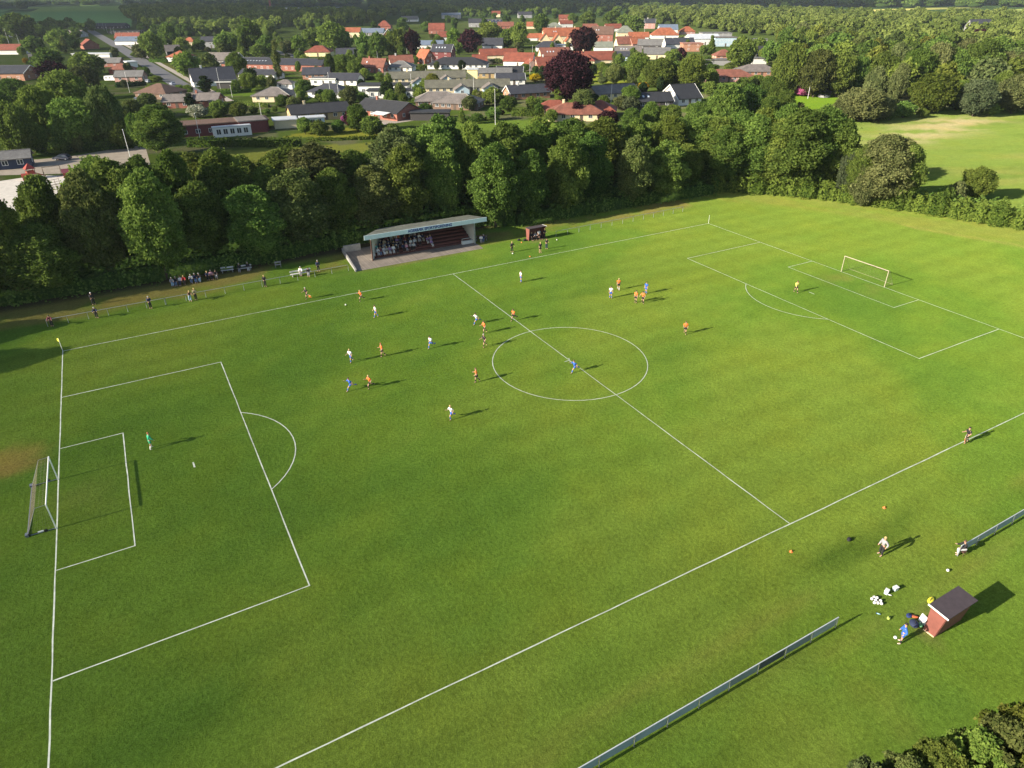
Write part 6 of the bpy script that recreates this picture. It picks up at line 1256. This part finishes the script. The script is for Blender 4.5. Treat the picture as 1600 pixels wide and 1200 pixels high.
# ------------------------------------------------------------------ cars and caravan
def car(u, v, rz, c, label, L=4.3):
    P = at(u, v); o = empty('parked_car', P, rz); tag(o, label, 'car'); w = .88; m = paint('car_'+label.split()[0], c, .25, .03); a = L/2
    prof = [(-a,.35),(-a,.85),(-a+.25,.95),(-a+.55,1.38),(-a+1.0,1.48),(.35,1.46),(1.05,1.0),(a-.15,.82),(a,.6),(a,.35)]
    b = MB(); n = len(prof); ins = lambda z: w if z < 1.0 else w*.82
    b.add([(x, -ins(z), z) for x, z in prof]+[(x, ins(z), z) for x, z in prof], [tuple(range(n)), tuple(range(n, 2*n))[::-1]]+[(i, n+i, n+(i+1)%n, (i+1)%n) for i in range(n)]); bd = b.build('body', m, o)
    for s in (-1, 1): MB().hexa([(-a+.62, s*.865, .98), (.95, s*.865, .98), (.95, s*.875, .98), (-a+.62, s*.875, .98)], [(-a+.85, s*.72, 1.38), (.35, s*.72, 1.38), (.35, s*.735, 1.38), (-a+.85, s*.735, 1.38)]).build('side_window', GLASS, bd)
    MB().slab([(1.0,-.72,1.045),(1.0,.72,1.045),(.40,.68,1.46),(.40,-.68,1.46)], .03).build('windscreen', GLASS, bd); MB().slab([(-a+.3,.7,1.03),(-a+.3,-.7,1.03),(-a+.57,-.68,1.42),(-a+.57,.68,1.42)], .03).build('rear_window', GLASS, bd)
    for x in (-a+.8, a-.8):
        for s in (-1, 1): wh_ = MB().bar((x, s*.72, .32), (x, s*.90, .32), .32, 16).build('wheel', paint("black_rubber", (.02,.02,.02), .8), o); MB().bar((x, s*.90, .32), (x, s*.915, .32), .19, 12).build('rim', STEEL, wh_)
    for s in (-1, 1): MB().box(a-.08, a+.02, s*.62-.16, s*.62+.16, .58, .72).build('headlight', WHITE, o)
car(98, 250, rad(150), (.03,.035,.055), 'dark blue car parked on the gravel lot'); car(232, 129, rad(60), (.50,.53,.60), 'silver car parked beside the pink bungalow'); car(270, 133, rad(100), (.30,.33,.42), 'bluish car driving on the main road'); car(206, 73, rad(80), (.75,.75,.75), 'white van-like car at the roadside workshop', 5.0)
car(453, 154, rad(20), (.70,.70,.72), 'pale car half hidden at the cream hipped bungalow'); car(672, 184, rad(60), (.03,.03,.05), 'black car under the carport right of the brick gable'); car(481, 93, rad(100), (.02,.02,.02), 'black car on the side road'); car(217, 158, rad(40), (.2,.22,.26), 'grey car behind the trees of the gravel lot')
P = at(174, 127); o = empty('caravan', P, rad(-29)); tag(o, 'white caravan parked beside the pink bungalow', 'caravan')
b = MB().add([(x, y, z) for y in (-1.1, 1.1) for x, z in ((-2.7,.5),(-2.8,1.6),(-2.5,2.5),(2.3,2.6),(2.8,1.7),(2.6,.5))], [(0,1,2,3,4,5),(11,10,9,8,7,6)]+[(i, 6+i, 6+(i+1)%6, (i+1)%6) for i in range(6)]).build('body', WHITE, o)
for x in (-1.6, .2): window(b, (x, -1.1, 1.7), (0,-1), 1.0, .6)
for s in (-1, 1): MB().bar((0, s*.9, .33), (0, s*1.1, .33), .33, 14).build('wheel', paint("black_rubber", (.02,.02,.02), .8), o)

# ------------------------------------------------------------------ playground
RED = paint('play_red', (.30,.045,.03), .5, .1); PLK = paint('play_timber', (.16,.12,.08), .8, .2)
P = at(51, 279); o = empty('play_tower', P, .3, .78); tag(o, 'red play tower with pointed roof and slide at the edge of the sand', 'play tower')
m = MB()
for x in (-1, 1):
    for y in (-1, 1): m.bar((x, y, 0), (x, y, 3.0), .09, 6)
m.build('post', PLK, o); MB().box(-1.1,1.1,-1.1,1.1,1.45,1.55).build('platform', RED, o)
for a_ in range(4): MB().box(-1,1,1.0,1.06,1.6,2.3).build('panel', RED, o, (0,0,0), a_*math.pi/2)
MB().add([(-1.4,-1.4,3.0),(1.4,-1.4,3.0),(1.4,1.4,3.0),(-1.4,1.4,3.0),(0,0,4.6)], [(0,1,4),(1,2,4),(2,3,4),(3,0,4),(3,2,1,0)]).build('roof', RED, o)
MB().hexa([(1.1,-.35,1.4),(3.6,-.35,.15),(3.6,.35,.15),(1.1,.35,1.4)], [(1.1,-.35,1.7),(3.6,-.35,.4),(3.6,.35,.4),(1.1,.35,1.7)]).build('slide', RED, o)
MB().bar((-1.1,.6,1.5), (-2.4,.6,0), .05, 6).bar((-1.1,-.6,1.5), (-2.4,-.6,0), .05, 6).build('ladder', PLK, o)
P = at(43, 281); o = empty('play_hut', P); tag(o, 'small red play hut left of the tower foot', 'play hut'); MB().box(-.8,.8,-.6,.6,0,1.0).build('wall', RED, o); MB().slab([(-.9,-.8,.9),(.9,-.8,.9),(.9,0,1.5),(-.9,0,1.5)], .06).slab([(.9,.8,.9),(-.9,.8,.9),(-.9,0,1.5),(.9,0,1.5)], .06).build('roof', RED, o)
for k in range(5):
    P = at(27+k*3.6, 262.5-k*.4); o = empty('red_bin', P); tag(o, f"red bin in the row beside the dark blue shed, {ordn[k]} from left", 'bin', 'red bins by the shed'); MB().hexa([(-.25,-.3,0),(.25,-.3,0),(.25,.3,0),(-.25,.3,0)], [(-.3,-.36,1.05),(.3,-.36,1.05),(.3,.36,1.05),(-.3,.36,1.05)]).build('bin_body', RED, o); MB().slab([(-.33,-.4,1.06),(.33,-.4,1.06),(.33,.4,1.16),(-.33,.4,1.16)], .05).build('lid', RED, o)
def swing(u, v, label, rz):
    P = at(u, v); o = empty('swing_frame', P, rz); tag(o, label, 'swing'); f = MB()
    for x in (-1.8, 1.8): f.bar((x,-.9,0), (x,0,2.4), .06, 6).bar((x,.9,0), (x,0,2.4), .06, 6)
    f.bar((-1.9,0,2.4), (1.9,0,2.4), .06, 6).build('frame', PLK, o)
    for x in (-.8, .8): s = MB().box(x-.25,x+.25,-.1,.1,.5,.55).build('seat', CM['black'], o); MB().bar((x-.22,0,.55), (x-.22,0,2.4), .015, 4).bar((x+.22,0,.55), (x+.22,0,2.4), .015, 4).build('chain', STEEL, s)
swing(84, 276, 'timber swing frame at the back edge of the sand', .2)
P = at(54, 289); o = empty('sand_box', P, -.4); tag(o, 'dark rectangular timber box lying on the sand', 'play box'); MB().box(-1.5,1.5,-.5,.5,0,.45).build('side', PLK, o); MB().box(-1.4,1.4,-.4,.4,.455,.5).build('top', CM['black'], o)
P = at(42, 296); o = empty('spring_rider', P); tag(o, 'small red spring rider on the sand', 'spring rider'); MB().bar((0,0,0), (0,0,.4), .08, 8).build('spring', STEEL, o); MB().sphere((0,0,.65), .3, 10, 8, (1.5,.6,1)).bar((.35,0,.7), (.5,0,1.1), .12, 8).build('seat', RED, o)
for (u, v, lb) in ((88, 292, 'dark climbing ladder frame on the sand'), (92, 299, 'second dark climbing frame nearer the trees')):
    P = at(u, v); o = MB()
    for x in (-1, 0, 1): o.bar((x,0,0), (x,0,1.7), .05, 6)
    for z in (.5, 1.1, 1.65): o.bar((-1,0,z), (1,0,z), .04, 6)
    tag(o.build('climbing_frame', PLK, None, P, .5), lb, 'climbing frame')
P = at(108, 276); o = empty('toy_house', P); tag(o, 'low red toy house at the right edge of the sand', 'play hut'); MB().box(-1,1,-.8,.8,0,1.2).build('wall', RED, o); MB().slab([(-1.2,-1,1.15),(1.2,-1,1.15),(1.2,0,1.9),(-1.2,0,1.9)], .06).slab([(1.2,1,1.15),(-1.2,1,1.15),(-1.2,0,1.9),(1.2,0,1.9)], .06).build('roof', CM['maroon'], o)

tree_labels()

# ------------------------------------------------------------------ clouds high outside the frame: they shade the far country on the left
def cloud(cx, cy, rx, ry, z, seed, n=60):
    r = random.Random(seed); m = MB()
    for k in range(n):
        t = r.uniform(0, 6.28); q = math.sqrt(r.uniform(0, 1)); R = r.uniform(.16, .34)*min(rx, ry)
        m.sphere((cx+q*rx*math.cos(t), cy+q*ry*math.sin(t), z+r.uniform(0, 40)), R, 12, 8, (1.3, 1.0, .18))
    o = m.build('cloud', paint('cloud_white', (.85,.85,.87), 1, .03), smooth=True); o['kind'] = 'structure'; return o

cloud(-100-1768, 2000+62, 1200, 1050, 700, 5, 150); cloud(2050-1768, 1950+62, 800, 850, 700, 6, 110)

# ------------------------------------------------------------------ summer haze in the air over the whole country
hz = MB().box(-9500, 11000, -2500, 11000, -1.0, 45.0).build('haze', None); hz['kind'] = 'stuff'; hz['label'] = 'thin bluish summer haze over the whole landscape'
hm = bpy.data.materials.new('haze'); hm.use_nodes = True; nt = hm.node_tree; nt.nodes.clear(); out = nt.nodes.new("ShaderNodeOutputMaterial"); pv = nt.nodes.new("ShaderNodeVolumePrincipled")
pv.inputs["Color"].default_value = (.78, .86, 1, 1); pv.inputs["Density"].default_value = 0.00006; pv.inputs["Anisotropy"].default_value = .2; lnk(nt, pv.outputs[0], out.inputs["Volume"])
hz.data.materials.clear(); hz.data.materials.append(hm)
